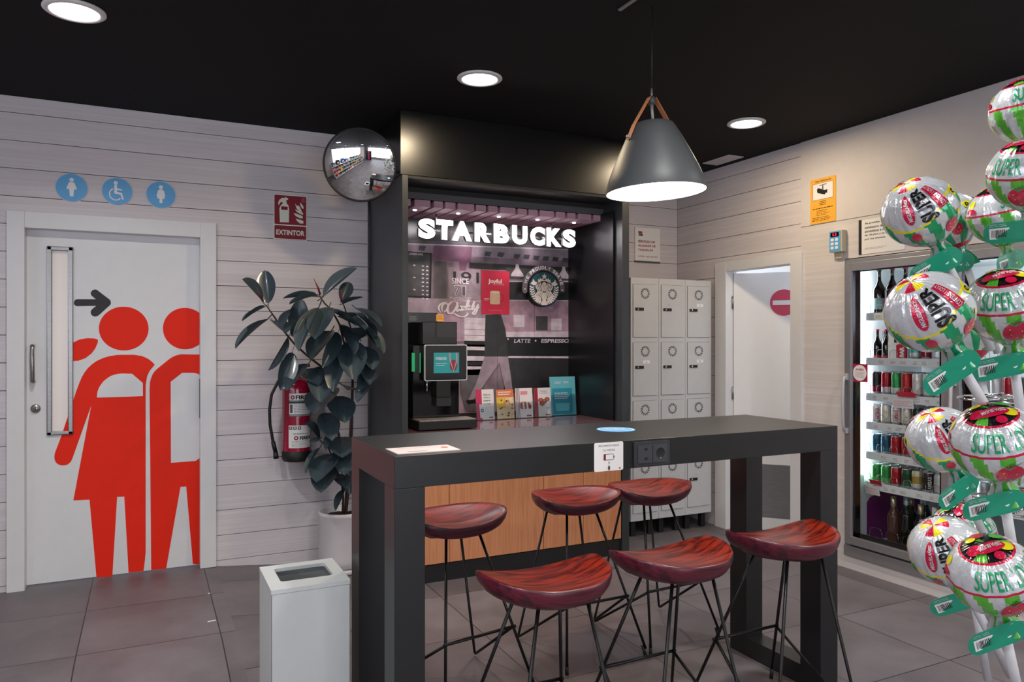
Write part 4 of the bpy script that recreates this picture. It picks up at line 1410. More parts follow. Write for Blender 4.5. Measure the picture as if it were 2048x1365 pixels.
def d4(b, fr, w, h):
    rect(b, fr, -w / 2, w / 2, 0.004, h, M['paper'])
    rect(b, fr, -w / 2, -w * 0.28, 0.004, h, dred, 0.001)
    b.text(fr, 'Tu desayuno', M['ink'], -w * 0.2, w * 0.28, h * 0.86, h * 0.91, 0.01, 0.001)
    b.text(fr, 'en caprichos', M['ink'], -w * 0.2, w * 0.28, h * 0.79, h * 0.84, 0.01, 0.001)
    for x, y in ((-0.12, 0.58), (0.26, 0.60), (-0.04, 0.46), (0.1, 0.54)):
        b.poly(fr, circ(w * x, h * y, 0.021, 0.016, 20), bread, 0.001 + 0.0001 * (x > 0))
        b.ring(fr, w * x, h * y, 0.005, 0.008, mat('pastry_tan', 'c98e6e'), 0.0014, 12)
    rect(b, fr, w * 0.14, w * 0.42, h * 0.05, h * 0.1, dred, 0.001)
    b.bars(fr, w * 0.2, w * 0.4, h * 0.26, h * 0.34, 2, pinkr, 0.001, 0.4)


def d5(b, fr, w, h):
    rect(b, fr, -w / 2, w / 2, 0.004, h, paleteal)
    rect(b, fr, -w * 0.42, w * 0.36, h * 0.04, h * 0.70, tealb, 0.001)
    b.bars(fr, -w * 0.3, -w * 0.05, h * 0.82, h * 0.88, 2, M['white2'], 0.0012, 0.5, 0.1)
    b.bars(fr, w * 0.03, w * 0.25, h * 0.82, h * 0.88, 2, M['white2'], 0.0012, 0.5, 0.1, 2)
    b.bars(fr, -w * 0.34, w * 0.26, h * 0.42, h * 0.60, 4, M['white2'], 0.0016, 0.4, 0.2, 5)
    b.poly(fr, [(-w * 0.28, h * 0.12), (w * 0.2, h * 0.12), (w * 0.26, h * 0.32), (-w * 0.32, h * 0.32)], paleteal, 0.0015)


leaflet(2.040, 2.178, 4.735, 0.213, 'first leaflet from the coffee machine, pink stripe and a paper cup', d1, 0.05)
leaflet(2.196, 2.336, 4.74, 0.207, 'orange and yellow leaflet between the pink and the pastry ones', d2, 0.10)
leaflet(2.348, 2.484, 4.745, 0.213, 'middle leaflet with mauve stripes and a striped pastry', d3)
leaflet(2.500, 2.637, 4.75, 0.211, 'leaflet with a dark red edge and round brown pastries', d4)
leaflet(2.652, 2.866, 4.785, 0.286, 'largest leaflet, teal with white words, at the right end', d5)

# ================================================================ LOCKERS
lk0 = dict()


def swirl(b, fr, cx, cz, r, m, d):
    for i in range(13):
        a = 2 * PI * i / 13
        pts = []
        for k in range(5):
            u = k / 4
            rr_ = r * (0.60 + 0.48 * u)
            aa = a + 0.55 * u
            pts.append((cx + rr_ * math.cos(aa), cz + rr_ * math.sin(aa)))
        b.poly(fr, strip(pts, [0.002, 0.006, 0.0075, 0.0065, 0.002]), m, d)


M['locker'] = mat('locker_grey_white', 'bfbfc1', 0.42, var=0.02)
LY = 4.58
rows = [(1.481, 1.875), (1.046, 1.444), (0.612, 1.009), (0.176, 0.575)]
num = {(0, 1): '6', (2, 0): '5', (2, 1): '8'}
fr = FY(LY)
for ci, (x0, x1) in enumerate(((3.207, 3.463), (3.463, 3.711), (3.711, 3.967))):
    lab = ('left column of the three white metal lockers, next to the black kiosk', 'middle column of the white metal lockers', 'right column of the white metal lockers, next to the door frame')[ci]
    t = thing('locker_cabinet', lab, 'locker', ((x0 + x1) / 2, 4.8, 0), 'white metal lockers in the corner')
    b = B()
    b.box(x0 + 0.001, x1 - 0.001, LY + 0.002, 5.06, 0.118, 1.922, M['locker'], 0.002)
    b.build('body', t)
    for fx in ((x0 + 0.03, x0 + 0.07), (x1 - 0.07, x1 - 0.03)):
        for fy in (4.62, 5.0):
            B().box(fx[0], fx[1], fy, fy + 0.04, 0.0, 0.118, M['blackm'], 0.002).build('foot', t)
    for ri, (z0, z1) in enumerate(rows):
        b = B()
        b.box(x0 + 0.020, x1 - 0.020, LY - 0.004, LY + 0.004, z0 + 0.001, z1 - 0.001, M['locker'], 0.0015)
        b.box(x0 + 0.0185, x1 - 0.0185, LY + 0.0005, LY + 0.0025, z0 - 0.001, z1 + 0.001, M['midgrey'])
        dr = b.build('locker_door', t)
        cx = (x0 + x1) / 2
        b = B()
        swirl(b, fr, cx - 0.002, z1 - 0.068, 0.039, M['ink'], 0.0046)
        b.build('vent', dr)
        b = B()
        b.box(x0 + 0.036, x0 + 0.112, LY - 0.010, LY - 0.004, z1 - 0.196, z1 - 0.175, M['blackm'], 0.002)
        b.lathe([(0, 0.003), (0.006, 0.003), (0.007, 0)], M['chrome'], (x0 + 0.058, LY - 0.010, z1 - 0.186), 14, 'Y')
        b.build('cam_lock', dr)
        b = B()
        n_ = num.get((ci, ri))
        if n_:
            b.prism(fr, rrect(cx - 0.022, cx + 0.040, z1 - 0.158, z1 - 0.136, 0.003), M['white2'], 0.0042, 0.006)
            b.text(fr, n_, M['ink'], cx + 0.004, None, z1 - 0.154, z1 - 0.140, 0.0, 0.0064)
        else:
            b.prism(fr, rrect(cx - 0.030, cx + 0.040, z1 - 0.153, z1 - 0.140, 0.002), M['locker'], 0.0042, 0.0055)
        for xx in (cx - 0.042, cx + 0.052):
            b.poly(fr, circ(xx, z1 - 0.147, 0.0022, n=8), M['midgrey'], 0.005)
        b.build('number_plate', dr)

# ================================================================ HIGH TABLE
t = thing('high_table', 'long dark grey high table on frame legs in the middle of the room', 'table', (1.632, 2.478, 0))
TX0, TX1, TY0, TY1, TZ = 0.680, 2.585, 2.210, 2.742, 1.10
b = B().box(TX0, TX1, TY0, TY1, 1.0, TZ, M['table'], 0.0015)
b.build('tabletop', t)
for x0, x1 in ((TX0, TX0 + 0.098), (TX1 - 0.098, TX1)):
    for y0, y1 in ((TY0, TY0 + 0.108), (TY1 - 0.108, TY1)):
        B().box(x0, x1, y0, y1, 0.0, 1.0, M['table'], 0.0015).build('leg', t)
    B().box(x0, x1, TY0 + 0.108, TY1 - 0.108, 0.0, 0.085, M['table'], 0.001).build('foot_rail', t)
f = FY(TY0)
b = B()
b.prism(f, rrect(1.557, 1.7135, 1.0055, 1.0925, 0.006), mat('socket_plate', '2f3134', 0.4, var=0.03), 0.0, 0.008)
b.prism(f, rrect(1.571, 1.700, 1.017, 1.081, 0.003), mat('socket_insert', '393c40', 0.4, var=0.03), 0.008, 0.011)
b.box(1.6335, 1.6365, TY0 - 0.0115, TY0 - 0.0105, 1.018, 1.080, M['blackm'])
b.lathe([(0.0, 0.0112), (0.0195, 0.0112), (0.021, 0.0118), (0.0225, 0.0112)], M['blackm'], (1.669, TY0, 1.049), 28, 'Y', mats=[M['blackm'], MATS["socket_insert"], MATS["socket_insert"]])
for z in (1.032, 1.066):
    b.box(1.599, 1.612, TY0 - 0.0118, TY0 - 0.0108, z - 0.005, z + 0.005, M['blackm'])
b.poly(f, circ(1.669, 1.0315, 0.003, n=10), M['chrome'], 0.0125)
b.build('power_socket', t, label='dark double socket plate with USB slots')
t = thing('charging_label', 'white label reading RECARGA AQUI TU MOVIL on the front edge of the high table', 'label', (1.454, TY0, 1.048))
b = B().prism(f, rrect(1.394, 1.5145, 0.9985, 1.0985, 0.006), M['paper'], 0.0003, 0.0012)
b.build('card', t)
b = B()
b.text(f, 'RECARGA AQUÍ', M['midgrey'], 1.412, 1.496, 1.083, 1.0925, 0.0, 0.0016)
b.text(f, 'TU MÓVIL', M['midgrey'], 1.428, 1.480, 1.068, 1.0765, 0.0, 0.0016)
b.poly(f, rrect(1.432, 1.474, 1.036, 1.058, 0.003), M['midgrey'], 0.0016)
b.poly(f, rrect(1.434, 1.472, 1.038, 1.056, 0.002), M['paper'], 0.0020)
b.poly(f, [(1.434, 1.038), (1.441, 1.038), (1.441, 1.056), (1.434, 1.056)], M['signred'], 0.0024)
b.poly(f, [(1.474, 1.043), (1.477, 1.043), (1.477, 1.051), (1.474, 1.051)], M['midgrey'], 0.0020)
b.poly(f, [(1.454, 1.031), (1.457, 1.031), (1.455, 1.027), (1.458, 1.027), (1.452, 1.020), (1.4545, 1.0255), (1.4515, 1.0255)], M['midgrey'], 0.0020)
b.poly(f, [(1.450, 1.003), (1.459, 1.003), (1.459, 1.014), (1.457, 1.014), (1.457, 1.017), (1.452, 1.017), (1.452, 1.014), (1.450, 1.014)], M['midgrey'], 0.0020)
b.poly(f, [(1.4535, 0.9995), (1.4555, 0.9995), (1.4555, 1.003), (1.4535, 1.003)], M['midgrey'], 0.0020)
b.poly(f, [(1.496, 1.008), (1.501, 1.008), (1.503, 1.003), (1.498, 1.003)], M['signred'], 0.0020)
b.build('print', t)
fz = FZ(TZ)
t = thing('table_card', 'pale card lying flat near the left end of the high table', 'card', (0.807, 2.315, TZ))
b = B().prism(fz, [(0.703, 2.249), (0.9135, 2.252), (0.916, 2.379), (0.702, 2.379)], mat('card_pale', 'd8c8c4', 0.45, var=0.01), 0.0002, 0.0022)
b.build('card', t)
b = B()
b.bars(fz, 0.745, 0.81, 2.268, 2.282, 3, M['grey'], 0.0026, 0.5, 0.05)
b.bars(fz, 0.73, 0.87, 2.345, 2.352, 1, M['grey'], 0.0026, 0.4, 0.0)
b.poly(fz, circ(0.884, 2.322, 0.012, 0.016, 14), mat('terracotta_print', 'b8604a', 0.5), 0.0026)
b.build('print', t)
t = thing('table_sticker', 'round light blue sticker on the far edge of the high table', 'sticker', (1.681, 2.503, TZ))
b = B().prism(fz, circ(1.681, 2.503, 0.077, n=40), M['blue'], 0.0002, 0.0012)
b.build('disc', t)
b = B()
fz2 = FG((1.681, 2.503, TZ), (1, -0.3, 0), (0.3, 1, 0))
b.ring(fz2, 0, 0, 0.066, 0.070, M['white2'], 0.0016, 40)
b.text(fz2, 'RECARGA', M['white2'], -0.045, 0.045, 0.008, 0.032, 0.02, 0.0016)
b.text(fz2, 'TU MÓVIL', M['white2'], -0.045, 0.045, -0.030, -0.008, 0.02, 0.0016)
b.build('print', t)

# ================================================================ BAR STOOLS
def seat_outline(a):
    c, s = math.cos(a), math.sin(a)
    x = 0.218 * math.copysign(abs(c) ** 0.86, c)
    if s >= 0:
        y = 0.088 * abs(s) ** 0.72
    else:
        y = -0.235 * abs(s) ** 0.95
    return x, y


def seat_mesh():
    b = B()
    bm = b.bm
    N_, Rn = 72, 12
    col = []

    def top(x, y, r):
        wing = 0.034 * min(1, abs(x) / 0.218) ** 2.2
        back = 0.014 * max(0, -y / 0.235) ** 2
        front = -0.010 * max(0, y / 0.088)
        return 0.700 + wing + back + front - 0.010 * (1 - r * r)

    rings = []
    for j in range(1, Rn + 1):
        r = j / Rn
        rings.append([(seat_outline(2 * PI * i / N_)[0] * r, seat_outline(2 * PI * i / N_)[1] * r + 0.0, None, r) for i in range(N_)])
    V = [[bm.verts.new((x, y, top(x, y, r))) for x, y, _, r in rg] for rg in rings]
    c0 = bm.verts.new((0, 0, top(0, 0, 0)))
    lower = []
    for sc, dz in ((1.012, -0.006), (1.010, -0.016), (0.985, -0.032), (0.93, -0.046), (0.82, -0.056), (0.6, -0.060), (0.3, -0.060)):
        rg = []
        for i in range(N_):
            x, y = seat_outline(2 * PI * i / N_)
            zt = top(x, y, 1)
            k = 1 - max(0, 1 - sc) * 2.2
            zz_ = 0.700 + (zt - 0.700) * max(0, k) + dz * (1.12 if y < 0 else 0.95)
            rg.append(bm.verts.new((x * sc, y * sc - 0.01 * (1 - sc), zz_)))
        lower.append(rg)
    c1 = bm.verts.new((0, -0.03, 0.640))
    fs = [bm.faces.new((c0, V[0][i], V[0][(i + 1) % N_])) for i in range(N_)]
    L_ = V + lower
    for a, c in zip(L_, L_[1:]):
        fs += [bm.faces.new((a[i], c[i], c[(i + 1) % N_], a[(i + 1) % N_])) for i in range(N_)]
    fs += [bm.faces.new((L_[-1][i], c1, L_[-1][(i + 1) % N_])) for i in range(N_)]
    b._paint(fs, M['seat'], True)
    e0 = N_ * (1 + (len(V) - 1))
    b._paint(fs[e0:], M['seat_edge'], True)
    bmesh.ops.recalc_face_normals(bm, faces=fs)
    return b


def fil(p, q, s, r=0.018, n=5):
    """rounded corner between three points"""
    p, q, s = Vector(p), Vector(q), Vector(s)
    a, c = q + (p - q).normalized() * r, q + (s - q).normalized() * r
    return [((1 - u) ** 2) * a + 2 * u * (1 - u) * q + u * u * c for u in [k / n for k in range(n + 1)]]


def make_stool(label):
    t = thing('bar_stool', label, 'bar stool', (0, 0, 0), 'bar stools around the high table')
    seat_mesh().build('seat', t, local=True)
    I = M['iron']
    zt, zb = 0.652, 0.262
    for s in (-1, 1):
        top_f, foot_f = Vector((s * 0.078, 0.01, zt)), Vector((s * 0.213, 0.228, 0.004))
        b = B()
        b.tube([top_f, foot_f + Vector((0, 0, 0.03))], 0.0062, I, 10)
        b.tube([foot_f + (top_f - foot_f).normalized() * 0.045, foot_f + Vector((0, 0, -0.004))], [0.0075, 0.0085], M['rubber'], 10)
        b.build('leg', t, local=True)
        top_b, hook = Vector((s * 0.085, -0.15, zt)), Vector((s * 0.215, -0.222, 0.007))
        k = (zb - 0.004) / (zt - 0.004)
        bar = foot_f.lerp(top_f, k) + Vector((s * 0.002, 0.010, 0))
        if s < 0:
            endl = bar
        else:
            endr = bar
        b = B()
        b.tube([top_b] + fil(top_b, hook, bar, 0.02) + [bar], 0.0062, I, 10)
        b.build('hairpin_leg', t, local=True)
    b = B()
    b.tube([endl + Vector((-0.012, 0, 0)), endr + Vector((0.012, 0, 0))], 0.0064, I, 10)
    b.build('footrest_bar', t, local=True)
    b = B()
    b.tube([(-0.078, 0.01, zt), (0.078, 0.01, zt), (0.085, -0.15, zt), (-0.085, -0.15, zt)], 0.0058, I, 8, closed=True)
    b.build('seat_bracket', t, local=True)
    return t


st = [(1.150, 2.150, 0, 'bar stool in front of the table, leftmost of the near three'),
      (1.660, 2.165, 1, 'bar stool in front of the table, middle of the near three'),
      (2.205, 2.185, 0, 'bar stool in front of the table, at its right end by the frame leg'),
      (1.190, 2.930, 190, 'bar stool behind the table, partly hidden by the left table leg'),
      (1.851, 3.060, 181.5, 'bar stool behind the table, middle of the far three'),
      (2.296, 3.072, 183, 'bar stool behind the table, rightmost of the far three, before the lockers')]
s0 = make_stool(st[0][3])
s0.location = (st[0][0], st[0][1], 0)
for x, y, a, lab in st[1:]:
    copy_thing(s0, (x, y, 0), lab, None, (0, 0, math.radians(a)))

# ================================================================ PENDANT LAMP
pc = Vector((1.856, 2.475, 2.055))
t = thing('pendant_lamp', 'grey cone shaped pendant lamp with tan leather straps over the table', 'pendant lamp', pc)
TP = Matrix.Translation(pc) @ Matrix.Rotation(math.radians(-2.6), 4, Vector((math.sin(math.radians(26)), math.cos(math.radians(26)), 0)))
prof = [(0.2030, 0.0), (0.2040, 0.004), (0.1895, 0.055), (0.1715, 0.100), (0.1440, 0.158), (0.1130, 0.220), (0.0900, 0.262), (0.0810, 0.2745), (0.0720, 0.279), (0.060, 0.280), (0.0, 0.2805)]
b = B()
b.lathe(prof, M['shade'], mat4=TP, n=96)
b.build('shade', t)
b = B()
b.lathe([(r - 0.004 if r > 0.01 else 0, h - (0.004 if r < 0.2 else -0.001)) for r, h in prof[:-1]] + [(0.0, 0.272)], M['shadein'], mat4=TP, n=64)
b.lathe([(0.2035, 0.0002), (0.199, 0.001)], M['shade'], mat4=TP, n=96)
b.build('shade_lining', t)
b = B()
b.lathe([(0.0, 0.035), (0.02, 0.037), (0.045, 0.055), (0.055, 0.09), (0.045, 0.125), (0.02, 0.16), (0.0, 0.165)], mat('bulb_glow', 'ffffff', 0.5, var=0, emit=6, ecol='fff4e8'), mat4=TP, n=24)
b.build('bulb', t)
apex = TP @ Vector((0, 0, 0.372))
b = B()
b.tube([TP @ Vector((0, 0, 0.275)), apex], 0.0055, M['alu'], 12)
b.lathe([(0.0, -0.018), (0.014, -0.014), (0.016, 0.0), (0.014, 0.012), (0.006, 0.02), (0.0, 0.021)], M['shade'], mat4=Matrix.Translation(apex), n=20)
b.build('stem', t)
b = B()
b.tube([apex, apex + Vector((0.0, 0, 0.05))], 0.004, M['alu'], 8)
b.tube([apex + Vector((0, 0, 0.05)), (apex.x + 0.004, apex.y, CEIL)], 0.0024, M['rubber'], 8)
b.build('cable', t)
for s in (-1, 1):
    A_ = apex + Vector((0, 0, 0.012))
    e = TP @ Vector((s * 0.107, 0.0, 0.246))
    e2 = TP @ Vector((s * 0.123, 0.0, 0.220))
    e = TP @ Vector((s * 0.0935, 0, 0.266))
    b = B()
    w_ = Vector((0, 0.0125, 0))
    o_ = Vector((s * 0.0022, 0, 0.001))
    P0 = [A_ + Vector((s * 0.012, 0, 0)), e, TP @ Vector((s * 0.1235, 0, 0.207))]
    bmv = []
    for p in P0:
        bmv.append([b.bm.verts.new(p + v) for v in (w_, -w_, -w_ + o_, w_ + o_)])
    fs = []
    for q, r in zip(bmv, bmv[1:]):
        fs += [b.bm.faces.new((q[i], q[(i + 1) % 4], r[(i + 1) % 4], r[i])) for i in range(4)]
    fs += [b.bm.faces.new(bmv[0]), b.bm.faces.new(bmv[-1][::-1])]
    b._paint(fs, M['strap'])
    bmesh.ops.recalc_face_normals(b.bm, faces=fs)
    b.build('strap', t)
    b = B()
    b.tube([TP @ Vector((s * 0.115, 0, 0.214)), TP @ Vector((s * 0.130, 0, 0.220))], 0.006, M['alu'], 10)
    b.build('strap_stud', t)
t = thing('metal_strip', 'short silver strip on the ceiling, beside the cable of the grey pendant lamp', 'bracket', (1.74, 2.45, CEIL))
B().box(1.733, 1.748, 2.36, 2.566, CEIL - 0.008, CEIL - 0.0005, M['alu'], 0.001).build('strip', t)

# ================================================================ BIN
t = thing('waste_bin', 'white square metal bin with a cut out lid at the left end of the table', 'bin', (0.507, 2.743, 0))
b = B()
ZB = 0.620
bx0, bx1, by0, by1 = 0.375, 0.640, 2.600, 2.888
b.box(bx0, bx1, by0, by0 + 0.003, 0, ZB - 0.016, M['bin'], 0.001)
b.box(bx0, bx1, by1 - 0.003, by1, 0, ZB - 0.016, M['bin'], 0.001)
b.box(bx0, bx0 + 0.003, by0, by1, 0, ZB - 0.016, M['bin'], 0.001)
b.box(bx1 - 0.003, bx1, by0, by1, 0, ZB - 0.016, M['bin'], 0.001)
b.box(bx0, bx1, by0, by1, 0, 0.004, M['bin'])
b.build('body', t)
b = B()
ap = rrect(0.418, 0.600, 2.680, 2.842, 0.014, 4)
outer = rrect(bx0 - 0.001, bx1 + 0.001, by0 - 0.001, by1 + 0.001, 0.003, 4)
n_ = len(ap)
vo = [b.bm.verts.new((p[0], p[1], ZB)) for p in outer]
vi = [b.bm.verts.new((p[0], p[1], ZB)) for p in ap]
vd = [b.bm.verts.new((p[0], p[1], ZB - 0.012)) for p in ap]
vq = [b.bm.verts.new((p[0], p[1], ZB - 0.015)) for p in outer]
fs = []
for i in range(n_):
    j = (i + 1) % n_
    fs += [b.bm.faces.new((vo[i], vo[j], vi[j], vi[i])), b.bm.faces.new((vi[i], vi[j], vd[j], vd[i])), b.bm.faces.new((vo[i], vq[i], vq[j], vo[j]))]
b._paint(fs, M['bin'])
b.build('lid', t)
B().box(bx0 + 0.006, bx1 - 0.006, by0 + 0.006, by1 - 0.006, 0.01, 0.50, M['rubber']).build('liner', t, label='dark liner inside the bin')

# ================================================================ FIRE EXTINGUISHER
ex, ey, er = 0.852, 4.838, 0.089
t = thing('fire_extinguisher', 'crimson fire extinguisher with black hose hung on the plank wall', 'fire extinguisher', (ex, ey, 0.70))
b = B()
b.lathe([(er, 0.765), (er, 1.150), (er * 0.96, 1.175), (er * 0.8, 1.203), (er * 0.5, 1.222), (0.026, 1.230), (0.026, 1.245), (0.0, 1.246)], M['ext'], (ex, ey, 0), 48)
b.build('cylinder', t)
b = B()
b.lathe([(0.0, 0.702), (er * 0.93, 0.702), (er * 1.01, 0.715), (er * 1.02, 0.765), (er * 0.98, 0.768)], M['rubber'], (ex, ey, 0), 48)
b.build('base_cap', t)


def cyl(rad, d0=0.0007, ang0=0.0):
    def f_(a, z, d=0.0):
        q = a / er + ang0
        return Vector((ex + (rad + d) * math.sin(q), ey - (rad + d) * math.cos(q), z))
    return f_


def patch(b, fr, x0, x1, y0, y1, m, d=0.0006, n=14):
    for i in range(n):
        a, c = x0 + (x1 - x0) * i / n, x0 + (x1 - x0) * (i + 1) / n
        b.poly(fr, [(a, y0), (c, y0), (c, y1), (a, y1)], m, d)


fe = cyl(er)
for zl, zh, top_dark, fx0 in ((0.985, 1.128, True, -0.062), (0.790, 0.930, False, -0.066)):
    b = B()
    patch(b, fe, fx0, 0.085, zl, zh, M['paper'])
    fd = 0.0012
    b.ring(fe, fx0 + 0.022 + (0.025 if not top_dark else 0), zh - (0.024 if top_dark else 0.078), 0.006, 0.013, M['signred'], fd, 20)
    b.text(fe, 'FIREX', M['ink'], fx0 + (0.040 if top_dark else 0.068), 0.084, zh - (0.036 if top_dark else 0.090), zh - (0.011 if top_dark else 0.068), 0.04, fd)
    if top_dark:
        patch(b, fe, fx0, 0.085, zh - 0.062, zh - 0.042, mat('label_dark_teal', '26393c', 0.5), fd)
        b.text(fe, 'EXTINTOR DE INCENDIOS', M['white2'], fx0 + 0.004, 0.082, zh - 0.050, zh - 0.043, 0.01, fd + 0.0006)
        b.bars(fe, fx0 + 0.03, 0.08, zl + 0.018, zh - 0.066, 6, M['grey'], fd, 0.4)
        patch(b, fe, fx0 + 0.006, fx0 + 0.022, zl + 0.022, zh - 0.068, M['midgrey'], fd)
        patch(b, fe, fx0, 0.085, zl, zl + 0.014, MATS["label_dark_teal"], fd)
        b.text(fe, 'EXTINTOR DE ALTA EFICACIA', M['white2'], fx0 + 0.004, 0.082, zl + 0.003, zl + 0.010, 0.01, fd + 0.0006)
    else:
        for i in range(3):
            patch(b, fe, fx0 + 0.004 + 0.026 * i, fx0 + 0.024 + 0.026 * i, zh - 0.026, zh - 0.006, M['midgrey'], fd, 3)
            b.poly(fe, circ(fx0 + 0.014 + 0.026 * i, zh - 0.015, 0.005, n=10), M['paper'], fd + 0.0006)
        b.bars(fe, fx0 + 0.03, 0.06, zh - 0.058, zh - 0.046, 1, M['grey'], fd, 0.5)
        b.bars(fe, fx0 + 0.02, 0.08, zl + 0.006, zh - 0.094, 5, M['grey'], fd, 0.3)
    b.build('label', t, label='white printed label on the cylinder')
b = B()
hp = [(0.7668,4.83,1.2363),(0.7352,4.82,1.2001),(0.6963,4.82,1.1206),(0.6859,4.83,1.0275),(0.6903,4.84,0.9334),(0.7097,4.85,0.8256),(0.7254,4.855,0.7586)]
b.tube([(ex - 0.02, ey, 1.262)] + hp, 0.0095, M['rubber'], 12)
b.tube([hp[-1], (hp[-1][0] + 0.004, hp[-1][1], hp[-1][2] - 0.04)], [0.014, 0.017], M['rubber'], 12)
b.tube([hp[-2], hp[-1]], 0.013, M['blackm'], 12)
b.build('hose', t)
b = B()
b.tube([(ex, ey, 1.240), (ex, ey, 1.285)], 0.018, M['rubber'], 12)
b.tube([(ex - 0.03, ey, 1.262), (ex + 0.03, ey, 1.262)], 0.010, M['rubber'], 10)
b.tube([(ex + 0.01, ey, 1.285), (ex + 0.08, ey - 0.01, 1.300)], 0.009, M['rubber'], 8)
b.build('valve', t)
b = B()
b.box(ex - 0.03, ex + 0.03, ey + 0.085, 4.9395, 1.09, 1.15, M['steel'])
b.box(ex - 0.02, ex + 0.02, ey + 0.085, 4.9395, 0.80, 0.84, M['steel'])
b.build('wall_hook', t)

# ================================================================ RUBBER PLANT
px_, py_ = 1.130, 4.765
t = thing('rubber_plant', 'dark leaved rubber plant standing between the extinguisher and the kiosk', 'plant', (px_, py_, 0.30))
tp = thing('plant_pot', 'white cylindrical ceramic plant pot under the rubber plant', 'plant pot', (px_, py_, 0))
b = B()
b.lathe([(0.0, 0.03), (0.130, 0.03), (0.152, 0.045), (0.155, 0.08), (0.155, 0.350), (0.158, 0.355), (0.158, 0.375), (0.152, 0.380), (0.144, 0.376), (0.143, 0.31), (0.0, 0.31)], M['pot'], (px_, py_, 0), 64)
b.build('vessel', tp)
b = B()
b.lathe([(0.0, 0.0), (0.148, 0.0), (0.158, 0.006), (0.160, 0.028), (0.152, 0.030), (0.0, 0.028)], M['pot'], (px_, py_, 0), 64)
b.build('saucer', tp)
b = B()
bm = b.bm
b.lathe([(0.142, 0.336), (0.10, 0.341), (0.05, 0.337), (0.0, 0.343)], M['soil'], (px_, py_, 0), 32)
rr = random.Random(5)
for v in bm.verts:
    v.co.z += rr.uniform(-0.004, 0.004)
b.build('soil', tp)

SX, SY_ = 440, 500


def Pz(pts):
    return pts


stems = [([(1.1349,4.76,0.2709),(1.1492,4.74,0.4509),(1.16,4.7,0.6932),(1.158,4.66,0.933),(1.1478,4.6,1.2397),(1.1178,4.56,1.4019),(1.0849,4.55,1.5234)], [0.009, 0.009, 0.008, 0.008, 0.007, 0.006, 0.004]),
         ([(1.1214,4.77,0.2812),(1.127,4.76,0.4492),(1.1143,4.74,0.533),(1.0582,4.7,0.7004),(1.0062,4.66,0.802),(0.9535,4.64,0.8459)], [0.008, 0.007, 0.006, 0.0055, 0.005, 0.003]),
         ([(1.1302,4.74,0.5158),(1.0971,4.7,0.7757),(1.0492,4.66,1.0309),(0.9946,4.62,1.2343),(0.9527,4.6,1.2995),(0.8673,4.58,1.3656),(0.7928,4.57,1.433),(0.7252,4.55,1.5137),(0.6658,4.53,1.6),(0.6228,4.52,1.6609)], [0.008, 0.008, 0.0075, 0.007, 0.007, 0.0065, 0.006, 0.0055, 0.005, 0.0035]),
         ([(1.1431,4.6,1.2398),(1.0476,4.52,1.5528),(0.9938,4.48,1.6329),(0.9455,4.46,1.6754),(0.9115,4.45,1.7224)], [0.006, 0.006, 0.005, 0.005, 0.004]),
         ([(1.1354,4.6,1.2476),(1.1183,4.5,1.5079),(1.061,4.45,1.6553),(1.0409,4.44,1.6914)], [0.006, 0.005, 0.004, 0.003])]
b = B()
for pts, rad in stems:
    b.tube(pts, rad, M['bark'], 10)
b.build('stem', t)
b = B()
b.tube([(1.1397,4.8,0.2679),(1.1619,4.74,0.8298),(1.1664,4.7,1.0858),(1.1646,4.68,1.2126)], 0.0055, M['stake'], 10)
for q in [(1.1648,4.7,1.0701),(1.1666,4.72,0.9424)]:
    b.tube([(q[0] + 0.012 * math.cos(a), q[1] + 0.012 * math.sin(a), q[2] + 0.002 * a) for a in [i * 0.8 for i in range(10)]], 0.0012, M['grey'], 6)
b.build('stake', t, label='pinkish bamboo stake tied to the stem')
b = B()
for pts in ([(0.9173,4.45,1.7255),(0.9052,4.44,1.761),(0.8745,4.43,1.8218)], [(1.0394,4.44,1.684),(1.0385,4.43,1.7203),(1.0376,4.42,1.7565)], [(0.6049,4.52,1.685),(0.5843,4.51,1.7198),(0.5694,4.5,1.7616)]):
    b.tube(pts, [0.0055, 0.006, 0.0008], M['bud'], 8)
b.build('bud', t, label='pointed crimson leaf buds')


def leaf_mesh():
    """unit leaf along +Y, length 1, half width 0.5, folded a little along its midrib and arched"""
    b = B()
    bm = b.bm
    n, m = 14, 4
    rows_ = []
    for i in range(n + 1):
        u = i / n
        w = math.sin(PI * u) ** 0.62 * 0.5 if 0 < u < 1 else 0.0
        if u > 0.95:
            w = min(w, (1 - u) * 3.0)
        z = -0.11 * u * u
        rows_.append([bm.verts.new((w * s / m, u, z + 0.16 * abs(s / m) ** 1.4 * w * 2 * 0.8)) for s in range(-m, m + 1)] if w > 0 else [bm.verts.new((0, u, z))])
    fs = []
    for a, c in zip(rows_, rows_[1:]):
        if len(a) == 1:
            fs += [bm.faces.new((a[0], c[k + 1], c[k])) for k in range(len(c) - 1)]
        elif len(c) == 1:
            fs += [bm.faces.new((a[k], a[k + 1], c[0])) for k in range(len(a) - 1)]
        else:
            fs += [bm.faces.new((a[k], a[k + 1], c[k + 1], c[k])) for k in range(len(a) - 1)]
    b._paint(fs, M['leaf'], True)
    bmesh.ops.recalc_face_normals(bm, faces=fs)
    # midrib and stalk
    b.tube([(0, -0.16, 0.03), (0, -0.02, 0.004), (0, 0.3, -0.008), (0, 0.6, -0.036), (0, 0.93, -0.092)], [0.014, 0.014, 0.012, 0.008, 0.003], M['vein'], 6)
    return b


